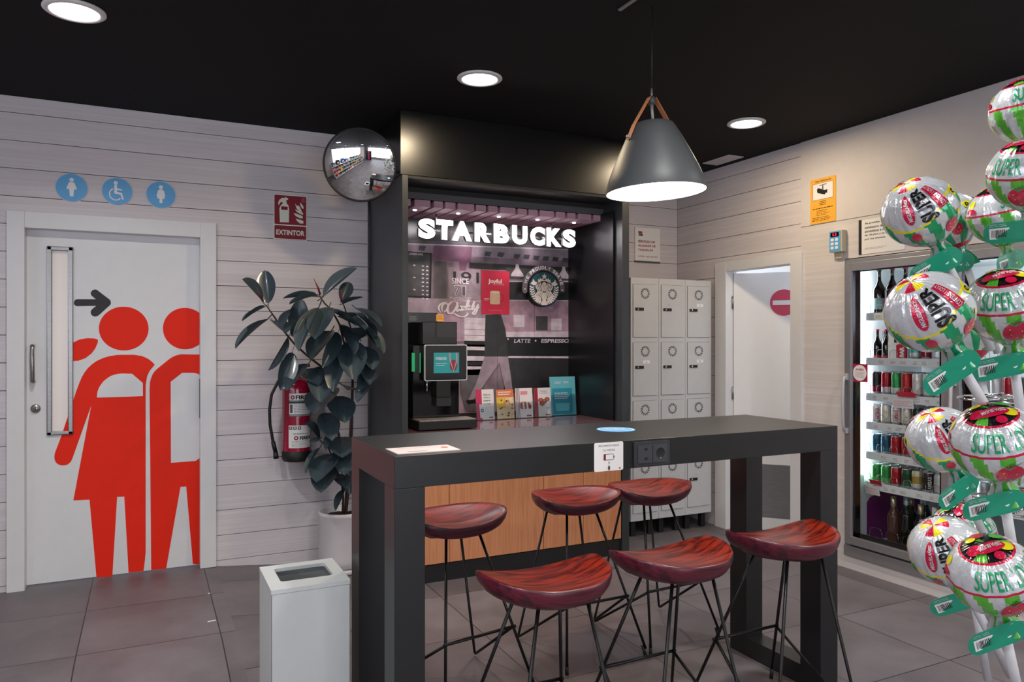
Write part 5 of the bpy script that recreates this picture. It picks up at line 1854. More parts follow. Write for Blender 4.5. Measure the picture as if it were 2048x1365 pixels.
# base, tip (pixels of a crop turned into points), width as a share of length, roll
LV = [([(0.609,4.52,1.6707),(0.4995,4.42,1.8071)], .62, 25), ([(0.6366,4.52,1.6699),(0.6186,4.56,1.8715)], .50, -10), ([(0.6186,4.52,1.6522),(0.4762,4.46,1.5797)], .42, 55),
      ([(0.6311,4.53,1.5778),(0.4321,4.44,1.4314)], .30, 45), ([(0.6617,4.53,1.571),(0.7126,4.36,1.5155)], .60, -30), ([(0.751,4.56,1.4772),(0.6476,4.5,1.2812)], .24, -55),
      ([(0.7911,4.56,1.6455),(0.6807,4.4,1.5384)], .36, 40), ([(0.9093,4.46,1.7141),(0.6944,4.4,1.7167)], .22, 62), ([(0.902,4.46,1.7227),(0.7147,4.34,1.6803)], .24, 60),
      ([(0.8,4.57,1.4774),(0.8199,4.52,1.7047)], .48, 12), ([(0.7801,4.58,1.3856),(0.7043,4.48,1.1744)], .42, -25), ([(0.8747,4.58,1.3162),(0.7173,4.44,1.1878)], .48, 30),
      ([(0.9383,4.46,1.7149),(1.1097,4.4,1.9019)], .36, -15), ([(1.0409,4.44,1.687),(1.1061,4.5,1.8176)], .50, 10), ([(1.0468,4.44,1.6723),(1.1389,4.34,1.7225)], .46, -50),
      ([(0.9799,4.47,1.6323),(1.1539,4.28,1.5418)], .48, -48), ([(1.1411,4.5,1.6514),(1.2722,4.36,1.5518)], .48, -40), ([(0.974,4.47,1.6514),(0.8502,4.3,1.4846)], .56, 20),
      ([(0.9142,4.47,1.6502),(0.7514,4.3,1.4174)], .34, 30), ([(0.8551,4.5,1.6063),(0.7378,4.38,1.4904)], .42, 48), ([(1.0042,4.54,1.5152),(0.8424,4.36,1.3711)], .54, 28),
      ([(1.0417,4.54,1.5049),(0.9286,4.38,1.3094)], .32, -30), ([(1.0522,4.54,1.5532),(1.1049,4.34,1.3925)], .40, -30), ([(1.1282,4.54,1.4507),(1.0823,4.32,1.2482)], .54, 4),
      ([(1.0872,4.56,1.4172),(0.963,4.38,1.1758)], .40, 26), ([(1.1993,4.46,1.535),(1.2903,4.38,1.3819)], .50, -30), ([(1.164,4.5,1.5384),(1.2421,4.34,1.4271)], .56, -42),
      ([(1.1845,4.52,1.4202),(1.2145,4.36,1.297)], .60, -20), ([(1.1712,4.54,1.3408),(1.1964,4.36,1.2088)], .50, -26), ([(0.9632,4.6,1.2994),(0.9029,4.38,1.1199)], .52, 4),
      ([(0.8638,4.6,1.2859),(0.9107,4.46,1.2078)], .90, -20), ([(1.0324,4.64,1.1621),(0.8722,4.44,1.0559)], .72, 26), ([(1.0569,4.64,1.1122),(1.0694,4.46,0.981)], .74, -10),
      ([(0.9879,4.66,1.0103),(0.9968,4.48,0.8757)], .56, -6), ([(0.9535,4.64,0.8459),(0.867,4.54,0.9709)], .54, 24), ([(1.0924,4.7,0.851),(1.0609,4.5,0.771)], .80, -4),
      ([(1.0691,4.68,0.8918),(0.9583,4.52,0.8197)], .30, 34), ([(0.9606,4.66,0.7972),(0.8366,4.54,0.68)], .24, 48), ([(1.0551,4.7,0.7442),(0.8985,4.5,0.6403)], .62, 24),
      ([(1.0303,4.7,0.6682),(0.9276,4.5,0.5729)], .64, 20), ([(1.0751,4.72,0.6149),(1.0995,4.56,0.5656)], .66, -20), ([(1.1206,4.7,0.7821),(1.0729,4.5,0.6622)], .62, 2),
      ([(1.1285,4.72,0.5164),(1.0356,4.6,0.4269)], .30, 30), ([(1.264,4.46,1.2386),(1.1106,4.38,1.1071)], .52, 34), ([(1.1122,4.6,1.156),(1.0143,4.44,1.2269)], .9, 10),
      ([(1.1385,4.52,1.5537),(0.9915,4.34,1.6206)], .46, 50), ([(1.164,4.5,1.4628),(1.0541,4.3,1.5485)], .60, 30), ([(1.2399,4.44,1.5079),(1.1174,4.32,1.6221)], .46, 30),
      ([(0.8936,4.64,0.8387),(0.9444,4.56,0.8709)], .30, 40), ([(1.2256,4.5,1.2803),(1.1381,4.4,1.1668)], .5, -20), ([(1.1491,4.72,0.6438),(1.1307,4.6,0.5099)], .40, 0)]
lm = None
for (P0, P1), wd, roll in LV:
    p0, p1 = Vector(P0), Vector(P1)
    ax = p1 - p0
    L_ = ax.length
    yv = ax.normalized()
    zv = Vector((-0.15, -0.75, 0.62))
    zv = (zv - yv * zv.dot(yv)).normalized()
    xv = yv.cross(zv).normalized()
    zv = xv.cross(yv)
    R3 = Matrix((xv, yv, zv)).transposed() @ Matrix.Rotation(math.radians(roll), 3, 'Y')
    if lm is None:
        o = leaf_mesh().build('leaf', t, local=True)
        lm = o
    else:
        o = lm.copy()
        C.objects.link(o)
        o.parent = t
    o.matrix_local = Matrix.Translation(p0 - t.location) @ R3.to_4x4() @ Matrix.Diagonal((L_ * wd * 1.05, L_, L_, 1))

# ================================================================ DRINKS COOLER
t = thing('drinks_cooler', 'grey two door glass fronted drinks cooler built into the right wall', 'cooler', (4.35, 2.67, 0.11))
CX0, CX1 = 4.055, 4.66
IY0, IY1 = 2.02, 3.325
b = B()
b.box(4.032, 4.76, 3.335, 3.389, 0.110, 1.975, M['alu'], 0.002)
b.box(4.032, 4.76, 1.957, 2.010, 0.110, 1.975, M['alu'], 0.002)
b.box(4.020, 4.76, 2.010, 3.335, 0.110, 0.160, M['alud'], 0.002)
b.box(4.032, 4.76, 2.010, 3.335, 1.935, 1.975, M['alu'], 0.002)
b.box(4.70, 4.76, 2.010, 3.335, 0.16, 1.935, M['alu'])
b.box(4.018, 4.032, 1.957, 3.389, 0.085, 0.150, M['alu'], 0.002)
b.build('casing', t)
b = B()
b.box(4.09, 4.70, 3.325, 3.335, 0.16, 1.935, M['lit'])
b.box(4.09, 4.70, 2.010, 2.020, 0.16, 1.935, M['lit'])
b.box(4.69, 4.70, 2.02, 3.325, 0.16, 1.935, M['lit'])
b.box(4.09, 4.69, 2.02, 3.325, 0.16, 0.170, M['lit'])
b.box(4.09, 4.69, 2.02, 3.325, 1.92, 1.935, M['lit'])
b.build('lining', t)
b = B()
b.box(4.075, 4.135, 2.655, 2.70, 0.16, 1.935, M['lit'], 0.002)
b.build('mullion', t)
for y0, s in ((3.319, -1), (2.702, 1), (2.650, -1), (2.025, 1)):
    b = B().box(4.10, 4.118, y0 - 0.003, y0 + 0.003, 0.60, 1.90, M['led'], 0.001)
    b.build('light_strip', t)
    area('cooler_strip', (4.120, y0 + s * 0.012, 1.24), (0, -PI / 2, 0), 1.30, 0.03, 4.0, (0.92, 0.97, 1.0))
# price tag rails and wire shelves
SH = [1.628, 1.346, 1.122, 0.940, 0.752, 0.561]
for k, z in enumerate(SH):
    b = B()
    b.box(4.125, 4.66, 2.03, 3.315, z - 0.012, z - 0.004, M['lit'], 0.001)
    for y in [2.06 + 0.1 * i for i in range(13)]:
        b.box(4.13, 4.66, y, y + 0.004, z - 0.016, z - 0.012, M['lit'])
    sh = b.build('shelf', t)
    for y0, y1 in ((2.03, 2.645), (2.712, 3.300)):
        b = B()
        b.box(4.112, 4.126, y0, y1, z - 0.046, z + 0.002, M['lit'], 0.002)
        fr = FX(4.1118)
        rr = random.Random(k * 7 + int(y0 * 10))
        y = y0 + 0.06
        while y < y1 - 0.08:
            w_ = rr.choice([0.045, 0.055])
            b.poly(fr, [(-y - w_, z - 0.040), (-y, z - 0.040), (-y, z - 0.008), (-y - w_, z - 0.008)], M['white2'], 0.0006)
            b.bars(fr, -y - w_ + 0.006, -y - 0.006, z - 0.036, z - 0.014, 3, M['grey'], 0.0012, 0.4, 0.3, int(y * 100))
            y += w_ + rr.choice([0.012, 0.03, 0.05])
        b.build('price_rail', sh)
    b = B()
    for y in [2.06 + 0.093 * i for i in range(14)]:
        if 2.63 < y < 2.74:
            continue
        b.tube([(4.120, y, z), (4.120, y, z + 0.028)] + [(4.120, y + 0.026 - 0.026 * math.cos(a), z + 0.040 + 0.014 * math.sin(a)) for a in (0.6, 1.57, 2.5)] + [(4.120, y + 0.052, z + 0.028), (4.120, y + 0.052, z)], 0.0016, M['chrome'], 6)
    b.build('wire_guard', sh)
b = B()
for y in [2.05 + 0.115 * i for i in range(11)]:
    if 2.6 < y < 2.75:
        continue
    b.tube([(4.135, y, 0.172), (4.135, y, 0.235)] + [(4.135, y + 0.045 - 0.045 * math.cos(a), 0.255 + 0.02 * math.sin(a)) for a in (0.6, 1.57, 2.5)] + [(4.135, y + 0.09, 0.235), (4.135, y + 0.09, 0.172)], 0.0022, M['chrome'], 6)
b.tube([(4.135, 2.03, 0.215), (4.135, 3.31, 0.215)], 0.0018, M['chrome'], 6)
b.build('bottle_guard', t)
for (yy, z, w_) in ((3.03, 1.122, 0.14), (3.24, 0.561, 0.10)):
    b = B()
    b.obox(FG((4.098, yy, z - 0.045), (0, -1, 0), (-0.25, 0, 1)), -w_ / 2, w_ / 2, -0.030, 0.030, 0, 0.002, M['paper'])
    b.obox(FG((4.090, yy - 0.02, z + 0.006), (0, -1, 0), (-0.6, 0, 1)), -w_ / 2 + 0.02, w_ / 2, -0.012, 0.022, 0, 0.002, mat('offer_red', 'd0203c', 0.4, var=0.02))
    b.bars(FG((4.098, yy, z - 0.045), (0, -1, 0), (-0.25, 0, 1)), -w_ / 2 + 0.01, w_ / 2 - 0.01, -0.022, 0.018, 3, mat('pink_ink', 'e08a9c'), 0.0026, 0.3)
    b.build('offer_flag', t)
for nm, y0, y1 in (('a', 2.680, 3.372), ('b', 1.972, 2.664)):
    b = B()
    sw = 0.046
    for a0, a1, c0, c1 in ((y0, y0 + sw, 0.165, 1.945), (y1 - sw, y1, 0.165, 1.945), (y0 + sw, y1 - sw, 0.165, 0.215), (y0 + sw, y1 - sw, 1.895, 1.945)):
        b.box(4.006, 4.030, a0, a1, c0, c1, M['alu'], 0.002)
        ins = 0.010
    b.box(4.030, 4.052, y0 + 0.008, y0 + sw + 0.006, 0.18, 1.93, M['blackm'])
    b.box(4.030, 4.052, y1 - sw - 0.006, y1 - 0.008, 0.18, 1.93, M['blackm'])
    b.box(4.030, 4.052, y0 + sw, y1 - sw, 0.18, 0.22, M['blackm'])
    b.box(4.030, 4.052, y0 + sw, y1 - sw, 1.890, 1.93, M['blackm'])
    b.box(4.0266, 4.0296, y1 - sw - 0.052, y1 - sw + 0.002, 0.165, 1.94, M['blackg'])
    b.box(4.0266, 4.0296, y0 + sw - 0.002, y0 + sw + 0.022, 0.165, 1.94, M['blackg'])
    b.box(4.0266, 4.0296, y0 + sw, y1 - sw, 0.165, 0.245, M['blackg'])
    b.box(4.016, 4.0266, y1 - sw - 0.010, y1 - sw, 0.21, 1.90, M['chrome'])
    dr = b.build('door', t)
    B().box(4.020, 4.026, y0 + sw - 0.004, y1 - sw + 0.004, 0.211, 1.899, GLASS).build('glass_pane', dr)
    b = B()
    hy = y1 - 0.016
    b.tube([(4.008, hy, 1.225), (3.985, hy, 1.222), (3.976, hy, 1.19), (3.970, hy, 1.05), (3.976, hy, 0.915), (3.985, hy, 0.885), (4.008, hy, 0.882)], 0.0095, mat('pale_grey_handle', 'b4b4b6', 0.35, metal=0.2), 12)
    b.box(3.990, 4.008, hy - 0.013, hy + 0.013, 1.205, 1.245, MATS['pale_grey_handle'], 0.003)
    b.box(3.990, 4.008, hy - 0.013, hy + 0.013, 0.865, 0.900, MATS['pale_grey_handle'], 0.003)
    b.build('handle', dr)
    if nm == 'a':
        b = B()
        gs = FX(4.0195)
        b.prism(gs, [(-3.325, 1.197), (-3.212, 1.197), (-3.212, 1.309), (-3.325, 1.309)], mat('aviso_crimson', 'a01540', 0.4, var=0.02), 0.0, 0.001)
        b.poly(gs, circ(-3.2685, 1.253, 0.050, n=32), M['paper'], 0.0016)
        b.text(gs, 'AVISO', MATS['aviso_crimson'], -3.298, -3.239, 1.268, 1.281, 0.02, 0.0022)
        b.bars(gs, -3.303, -3.234, 1.222, 1.262, 5, M['grey'], 0.0022, 0.3, 0.1)
        b.build('notice_sticker', dr, label='crimson square sticker with a white circle reading AVISO')

# ---------------------------------------------------------------- cans and bottles
CAN_S = mat('can_silver', 'b9bbbe', 0.25, metal=0.9, var=0.03)
CC = {}


def cc(h):
    if h not in CC:
        CC[h] = mat('can_paint_' + h, h, 0.28, metal=0.35, coat=0.3, var=0.05, scale=30)
    return CC[h]


def can_mesh(h, body, r=0.031, band=None, word=None, wcol=None, chev=None):
    b = B()
    m1 = cc(body)
    prof = [(0.0, 0.004), (r * 0.72, 0.002), (r * 0.80, 0.0), (r * 0.97, 0.010), (r, 0.016), (r, h * 0.34), (r, h * 0.70), (r, h - 0.016), (r * 0.84, h - 0.004), (r * 0.86, h), (r * 0.80, h - 0.001), (r * 0.78, h - 0.005), (0.0, h - 0.005)]
    ms = [CAN_S, CAN_S, CAN_S, CAN_S, cc(band[0]) if band else m1, cc(band[1]) if band else m1, m1, m1, CAN_S, CAN_S, CAN_S, CAN_S]
    b.lathe(prof, m1, n=20, mats=ms)

    def fr(a, z, d=0.0):
        q = a / r - 0.86 - PI / 2 + 0.86 + math.radians(38)
        return Vector(((r + d) * math.cos(PI + math.radians(38) + a / r), (r + d) * math.sin(PI + math.radians(38) + a / r), z))
    if word:
        fw = lambda a, q, d=0.0: fr(-q + 0.008, a, d)
        fw = lambda a, q, d=0.0: fr(q - 0.010, h * 0.2 + a, d)
        # words run up the can
        V, Fc = glyphs(word, 0.05)
        fw2 = lambda a, q, d=0.0: fr(-(q) + 0.010, a, d)
        b.text(fw2, word, cc(wcol), h * 0.16, h * 0.82, 0.0, 0.020, 0.05, 0.0008)
    if chev:
        b.poly(lambda a, q, d=0.0: fr(a, q, d), [(-0.012, h * 0.72), (0.012, h * 0.72), (0.0, h * 0.50)], cc(chev), 0.0010)
        b.poly(lambda a, q, d=0.0: fr(a, q, d), [(-0.009, h * 0.30), (0.009, h * 0.30), (0.0, h * 0.14)], cc(chev), 0.0010)
    return b


types = {
    'black': ('black and silver can', 0.142, '2a2c2e', ('8e1230', '2a2c2e'), None, None, None),
    'redw': ('red can with pale lower band', 0.142, 'a8122a', ('d8c9cc', 'a8122a'), None, None, None),
    'green': ('green can with pale band', 0.142, '2f9a4f', ('cfdccf', '2f9a4f'), None, None, None),
    'red': ('plain red drink can', 0.142, 'b01c22', None, None, None, None),
    'gold': ('white can with gold chevrons', 0.142, 'cfd0d0', None, None, None, 'a08436'),
    'whiter': ('white can with red writing', 0.142, 'd4d4d6', None, 'BAR', 'a81430', None),
    'white': ('plain white drink can', 0.142, 'd6d8da', None, None, None, None),
    'ambw': ('short white can with red lettering', 0.118, 'd2d0d0', None, 'AMBAR', 'b01832', None),
    'ambr': ('short red can with white lettering', 0.118, 'b81c30', None, 'AMBAR', 'e6e4e4', None),
    'cream': ('short cream can, gold mark', 0.118, 'd8d4ca', None, None, None, '9a8a50'),
    'dark': ('short black can', 0.118, '232426', None, None, None, None),
    'blue': ('dark blue can', 0.118, '1d5a74', ('2c7590', '1d5a74'), None, None, None),
    'reds': ('short red can', 0.118, 'ac1a26', None, None, None, None),
    'greens': ('short bright green can', 0.118, '2f9a48', ('58b86a', '2f9a48'), None, None, None),
    'dgreen': ('short dark green can', 0.118, '1d4a34', ('2d6a4c', '1d4a34'), None, None, None),
    'golds': ('short gold and white can', 0.118, 'c8bf9a', ('d9d6cc', 'b09a4c'), None, None, None),
    'ambk': ('short black can with pale lettering', 0.118, '26282a', None, 'AMBAR', 'c9c9c9', None),
    'silver': ('short silver can', 0.118, 'b4b8ba', None, None, None, None),
    'aqua': ('pale aqua can', 0.118, '4aa5a0', ('d4dcdc', '4aa5a0'), None, None, None),
}
made = {}


def can_obj(kind, loc, label, rz=0.0, group=None):
    nm, h, body, band, word, wcol, chev = types[kind]
    if kind not in made:
        made[kind] = can_mesh(h, body, 0.031, band, word, wcol, chev).build('drink_can', None).data
        o = [q for q in C.objects if q.data == made[kind]][0]
    else:
        o = bpy.data.objects.new('drink_can', made[kind])
        C.objects.link(o)
    o.location = loc
    o.rotation_euler = (0, 0, rz)
    tag(o, label, 'drink can', group or 'drink cans in the cooler')
    return o


ORD = ('first', 'second', 'third', 'fourth', 'fifth', 'sixth', 'seventh', 'eighth')
ROWN = ('front row', 'second row', 'back row')
plan = {
    2: (['black', 'redw', 'green', 'red', 'gold', 'whiter', 'white', 'gold'], 'third'),
    3: (['ambw', 'cream', 'ambw', 'cream', 'dark', 'ambr', 'ambw', 'dark'], 'fourth'),
    4: (['blue', 'blue', 'reds', 'reds', 'ambr', 'silver', 'blue', 'reds'], 'fifth'),
    5: (['greens', 'greens', 'reds', 'dgreen', 'golds', 'ambk', 'silver', 'ambk'], 'sixth'),
}
rr = random.Random(11)
for k, (seq, shn) in plan.items():
    for c in range(8):
        for r in range(3):
            y = 3.262 - 0.0705 * c + rr.uniform(-0.002, 0.002)
            x = 4.163 + 0.067 * r
            z = SH[k] - 0.0035
            kind = seq[c]
            can_obj(kind, (x, y, z), '%s, %s from the left, %s, %s shelf' % (types[kind][0], ORD[c], ROWN[r], shn), rr.uniform(-0.25, 0.25))
# right hand bay, half hidden by the balloons
plan2 = {0: ['silver', 'silver', 'aqua', 'aqua', 'silver'], 2: ['white', 'white', 'redw', 'black', 'red'], 3: ['ambw', 'ambw', 'cream', 'cream', 'dark'], 4: ['reds', 'reds', 'blue', 'silver', 'blue'], 5: ['silver', 'dgreen', 'dgreen', 'reds', 'golds']}
for k, seq in plan2.items():
    for c in range(5):
        y = 2.585 - 0.0705 * c
        z = SH[k] - 0.0035
        kind = seq[c]
        shn = ('first', 'second', 'third', 'fourth', 'fifth', 'sixth')[k]
        can_obj(kind, (4.163, y, z), '%s, %s from the left, %s shelf behind right cooler door' % (types[kind][0], ORD[c], shn), 0.1, 'drink cans behind the right cooler door')


def bottle(name, h, r, neck, body, lab=None, cap=None, capname=None, shoulder=0.62, lz=(0.18, 0.42), neckband=None):
    """a bottle as a thing: glass body, cap or capsule, paper label"""
    t_ = thing('bottle', name, 'bottle', (0, 0, 0))
    b = B()
    s = shoulder * h
    b.lathe([(0, 0.002), (r * 0.9, 0.0), (r, 0.008), (r, s), (r * 0.93, s + h * 0.05), (r * 0.62, s + h * 0.13), (neck * 1.15, s + h * 0.22), (neck, s + h * 0.30), (neck, h * 0.985), (neck * 1.1, h * 0.99), (neck * 1.1, h), (0, h)], body, n=24)
    b.build('body', t_, local=True)
    if lab:
        B().lathe([(r + 0.0006, h * lz[0]), (r + 0.0010, h * lz[0] + 0.001), (r + 0.0010, h * lz[1]), (r + 0.0006, h * lz[1] + 0.001)], lab, n=24).build('label', t_, local=True)
    if cap:
        k0 = 0.80 if capname == 'capsule' else 0.945
        B().lathe([(neck * 1.16, h * k0), (neck * 1.2, h * k0 + 0.002), (neck * 1.2, h * 1.004), (0, h * 1.006)], cap, n=20).build(capname or 'cap', t_, local=True)
    return t_


cola = mat('cola_bottle', '140c0c', 0.1, coat=0.6, var=0.02)
clab_r = mat('cola_label_red', 'b81630', 0.35, var=0.1, scale=60)
clab_t = mat('label_pale_teal', '8fb8be', 0.4, var=0.25, scale=50)
winek = mat('dark_wine_glass', '10150f', 0.07, coat=0.6, var=0.02)
rose = mat('amber_wine_glass', '54362e', 0.1, coat=0.6, var=0.1)
wlab = mat('wine_label', 'cfcbc6', 0.5, var=0.1, scale=60)
goldc = mat('gold_foil', 'a9a080', 0.3, metal=0.7, var=0.05)
capr = mat('cap_red', 'c01838', 0.35, var=0.02)
capk = mat('cap_black', '1b1c1e', 0.35, var=0.02)
stripec = mat('striped_capsule', '9ab0b4', 0.3, metal=0.4, var=0.6, scale=4, stretch=(0.01, 0.01, 14))
tl = 'large cola bottle, %s from the left on the top cooler shelf'
for i in range(7):
    y = 3.255 - 0.0925 * i
    if y < 2.71:
        y = 2.60 - 0.09 * (i - 6)
        break
    first = i == 0
    o = bottle(('large dark bottle with a pale teal label, leftmost on the top cooler shelf' if first else tl % ORD[i]), 0.285, 0.040, 0.012, cola, clab_t if first else clab_r, capk if first else capr, 'cap', 0.52, (0.10, 0.34))
    o.location = (4.178, y, SH[0] - 0.0035)
    o['group'] = 'large bottles on the top cooler shelf'
for i in range(2):
    for j in range(2):
        o = bottle('small cola bottle, %s on the left of the second cooler shelf' % ('front left', 'back left', 'front right', 'back right')[i * 2 + j], 0.185, 0.028, 0.010, cola, mat('thin_red_band', 'b82038', 0.4), capr, 'cap', 0.48, (0.05, 0.10))
        o.location = (4.165 + 0.064 * j, 3.258 - 0.066 * i, SH[1] - 0.0035)
        o['group'] = 'small bottles on the second cooler shelf'
# carton carrier with small bottles, printed with white and red
t2 = thing('bottle_carrier', 'white and red carton carrier of small bottles on the second cooler shelf', 'carton', (4.18, 3.10, SH[1] - 0.0035))
b = B()
zc = SH[1] - 0.0035
b.box(4.140, 4.143, 3.035, 3.165, zc, zc + 0.10, M['white2'])
b.box(4.255, 4.258, 3.035, 3.165, zc, zc + 0.10, M['white2'])
b.box(4.140, 4.258, 3.162, 3.165, zc, zc + 0.10, M['white2'])
b.box(4.140, 4.258, 3.035, 3.038, zc, zc + 0.10, M['white2'])
b.prism(FY(3.101), [(4.14, zc), (4.258, zc), (4.258, zc + 0.12), (4.20, zc + 0.215), (4.14, zc + 0.12)], M['white2'], 0, 0.003)
b.prism(FX(4.1395), [(-3.163, zc + 0.08), (-3.120, zc + 0.08), (-3.120, zc + 0.20), (-3.150, zc + 0.20)], M['white2'], 0, 0.001)
b.build('carton', t2)
b = B()
fc_ = FX(4.140)
b.poly(fc_, [(-3.105, zc + 0.002), (-3.037, zc + 0.002), (-3.037, zc + 0.112), (-3.105, zc + 0.085)], clab_r, 0.0008)
fv = lambda a, q, d=0.0: fc_(-3.052 - q, zc + a, d)
b.text(fv, 'BAR', M['white2'], 0.012, 0.075, 0.0, 0.030, 0.05, 0.0016)
b.build('print', t2)
for i, (kind, y) in enumerate((('aqua', 2.995), ('black', 2.925), ('white', 2.855), ('white', 2.785))):
    for r in range(2):
        can_obj(kind, (4.165 + 0.067 * r, y, SH[1] - 0.0035), '%s, %s one beyond the carton carrier, %s row' % (types[kind][0], ORD[i], ('front', 'back')[r]))
# wine on the bottom
wn = [(4.175, 3.150, 'wine bottle with amber wine and a gold capsule, leftmost on the cooler floor', rose, None, goldc, 0.315),
      (4.180, 3.066, 'dark wine bottle with a striped silver capsule beside the amber one', winek, None, stripec, 0.345),
      (4.175, 2.968, 'dark wine bottle with a gold capsule and tall white label', winek, wlab, goldc, 0.300),
      (4.178, 2.880, 'dark wine bottle with a white collar, fourth from the left on the cooler floor', winek, None, wlab, 0.300),
      (4.182, 2.795, 'wine bottle with bright gold foil, rightmost in front on the cooler floor', winek, wlab, goldc, 0.300),
      (4.285, 3.110, 'dark wine bottle behind, between the amber one and the striped one', winek, None, goldc, 0.32),
      (4.290, 3.020, 'second dark wine bottle in the back row with a striped capsule', winek, None, stripec, 0.345),
      (4.290, 2.930, 'third dark wine bottle in the back row with a striped capsule', winek, None, stripec, 0.335),
      (4.290, 2.840, 'fourth dark wine bottle in the back row with a pale capsule', winek, None, wlab, 0.31)]
for x, y, nm, bd, lb, cp, h in wn:
    o = bottle(nm, h, 0.0375, 0.0135, bd, lb, cp, 'capsule', 0.60)
    o.location = (x, y, 0.1708)
    o['group'] = 'wine bottles on the cooler floor'
t3 = thing('purple_card', 'dark purple card with a rounded top against the side wall of the cooler floor', 'display card', (4.40, 3.318, 0.17))
b = B()
b.prism(FY(3.318), [(4.15, 0.172), (4.66, 0.172), (4.66, 0.54), (4.40, 0.54), (4.30, 0.525), (4.26, 0.47), (4.18, 0.45), (4.15, 0.42)], mat('deep_purple_card', '6a1060', 0.4, var=0.05), -0.004, 0.0)
b.build('card', t3)

# ================================================================ FOIL LOLLY BALLOONS ON STICKS
def patch_disc(b, fr, cx, cy, rx, ry, m, d, rings=3, n=18):
    prev = None
    for j in range(rings):
        r0, r1 = j / rings, (j + 1) / rings
        for i in range(n):
            a0, a1 = 2 * PI * i / n, 2 * PI * (i + 1) / n
            q = [(cx + rx * r * math.cos(a), cy + ry * r * math.sin(a)) for r, a in ((r0, a0), (r1, a0), (r1, a1), (r0, a1))]
            if j == 0:
                q = q[1:] if False else [q[0], q[1], q[2]]
            b.poly(fr, q, m, d)


RB = 0.078


def seam(lon, lat):
    return 1 + 0.012 * math.sin(lon * 16) * math.cos(lat) ** 2 + 0.008 * math.sin(lon * 27 + 1.3 + 4 * lat)


def onball(a, q, d=0.0):
    lon, lat = a / RB, q / RB
    r = RB + d
    return Vector((r * math.sin(lon) * math.cos(lat), -r * math.cos(lon) * math.cos(lat), r * math.sin(lat) * 0.97))


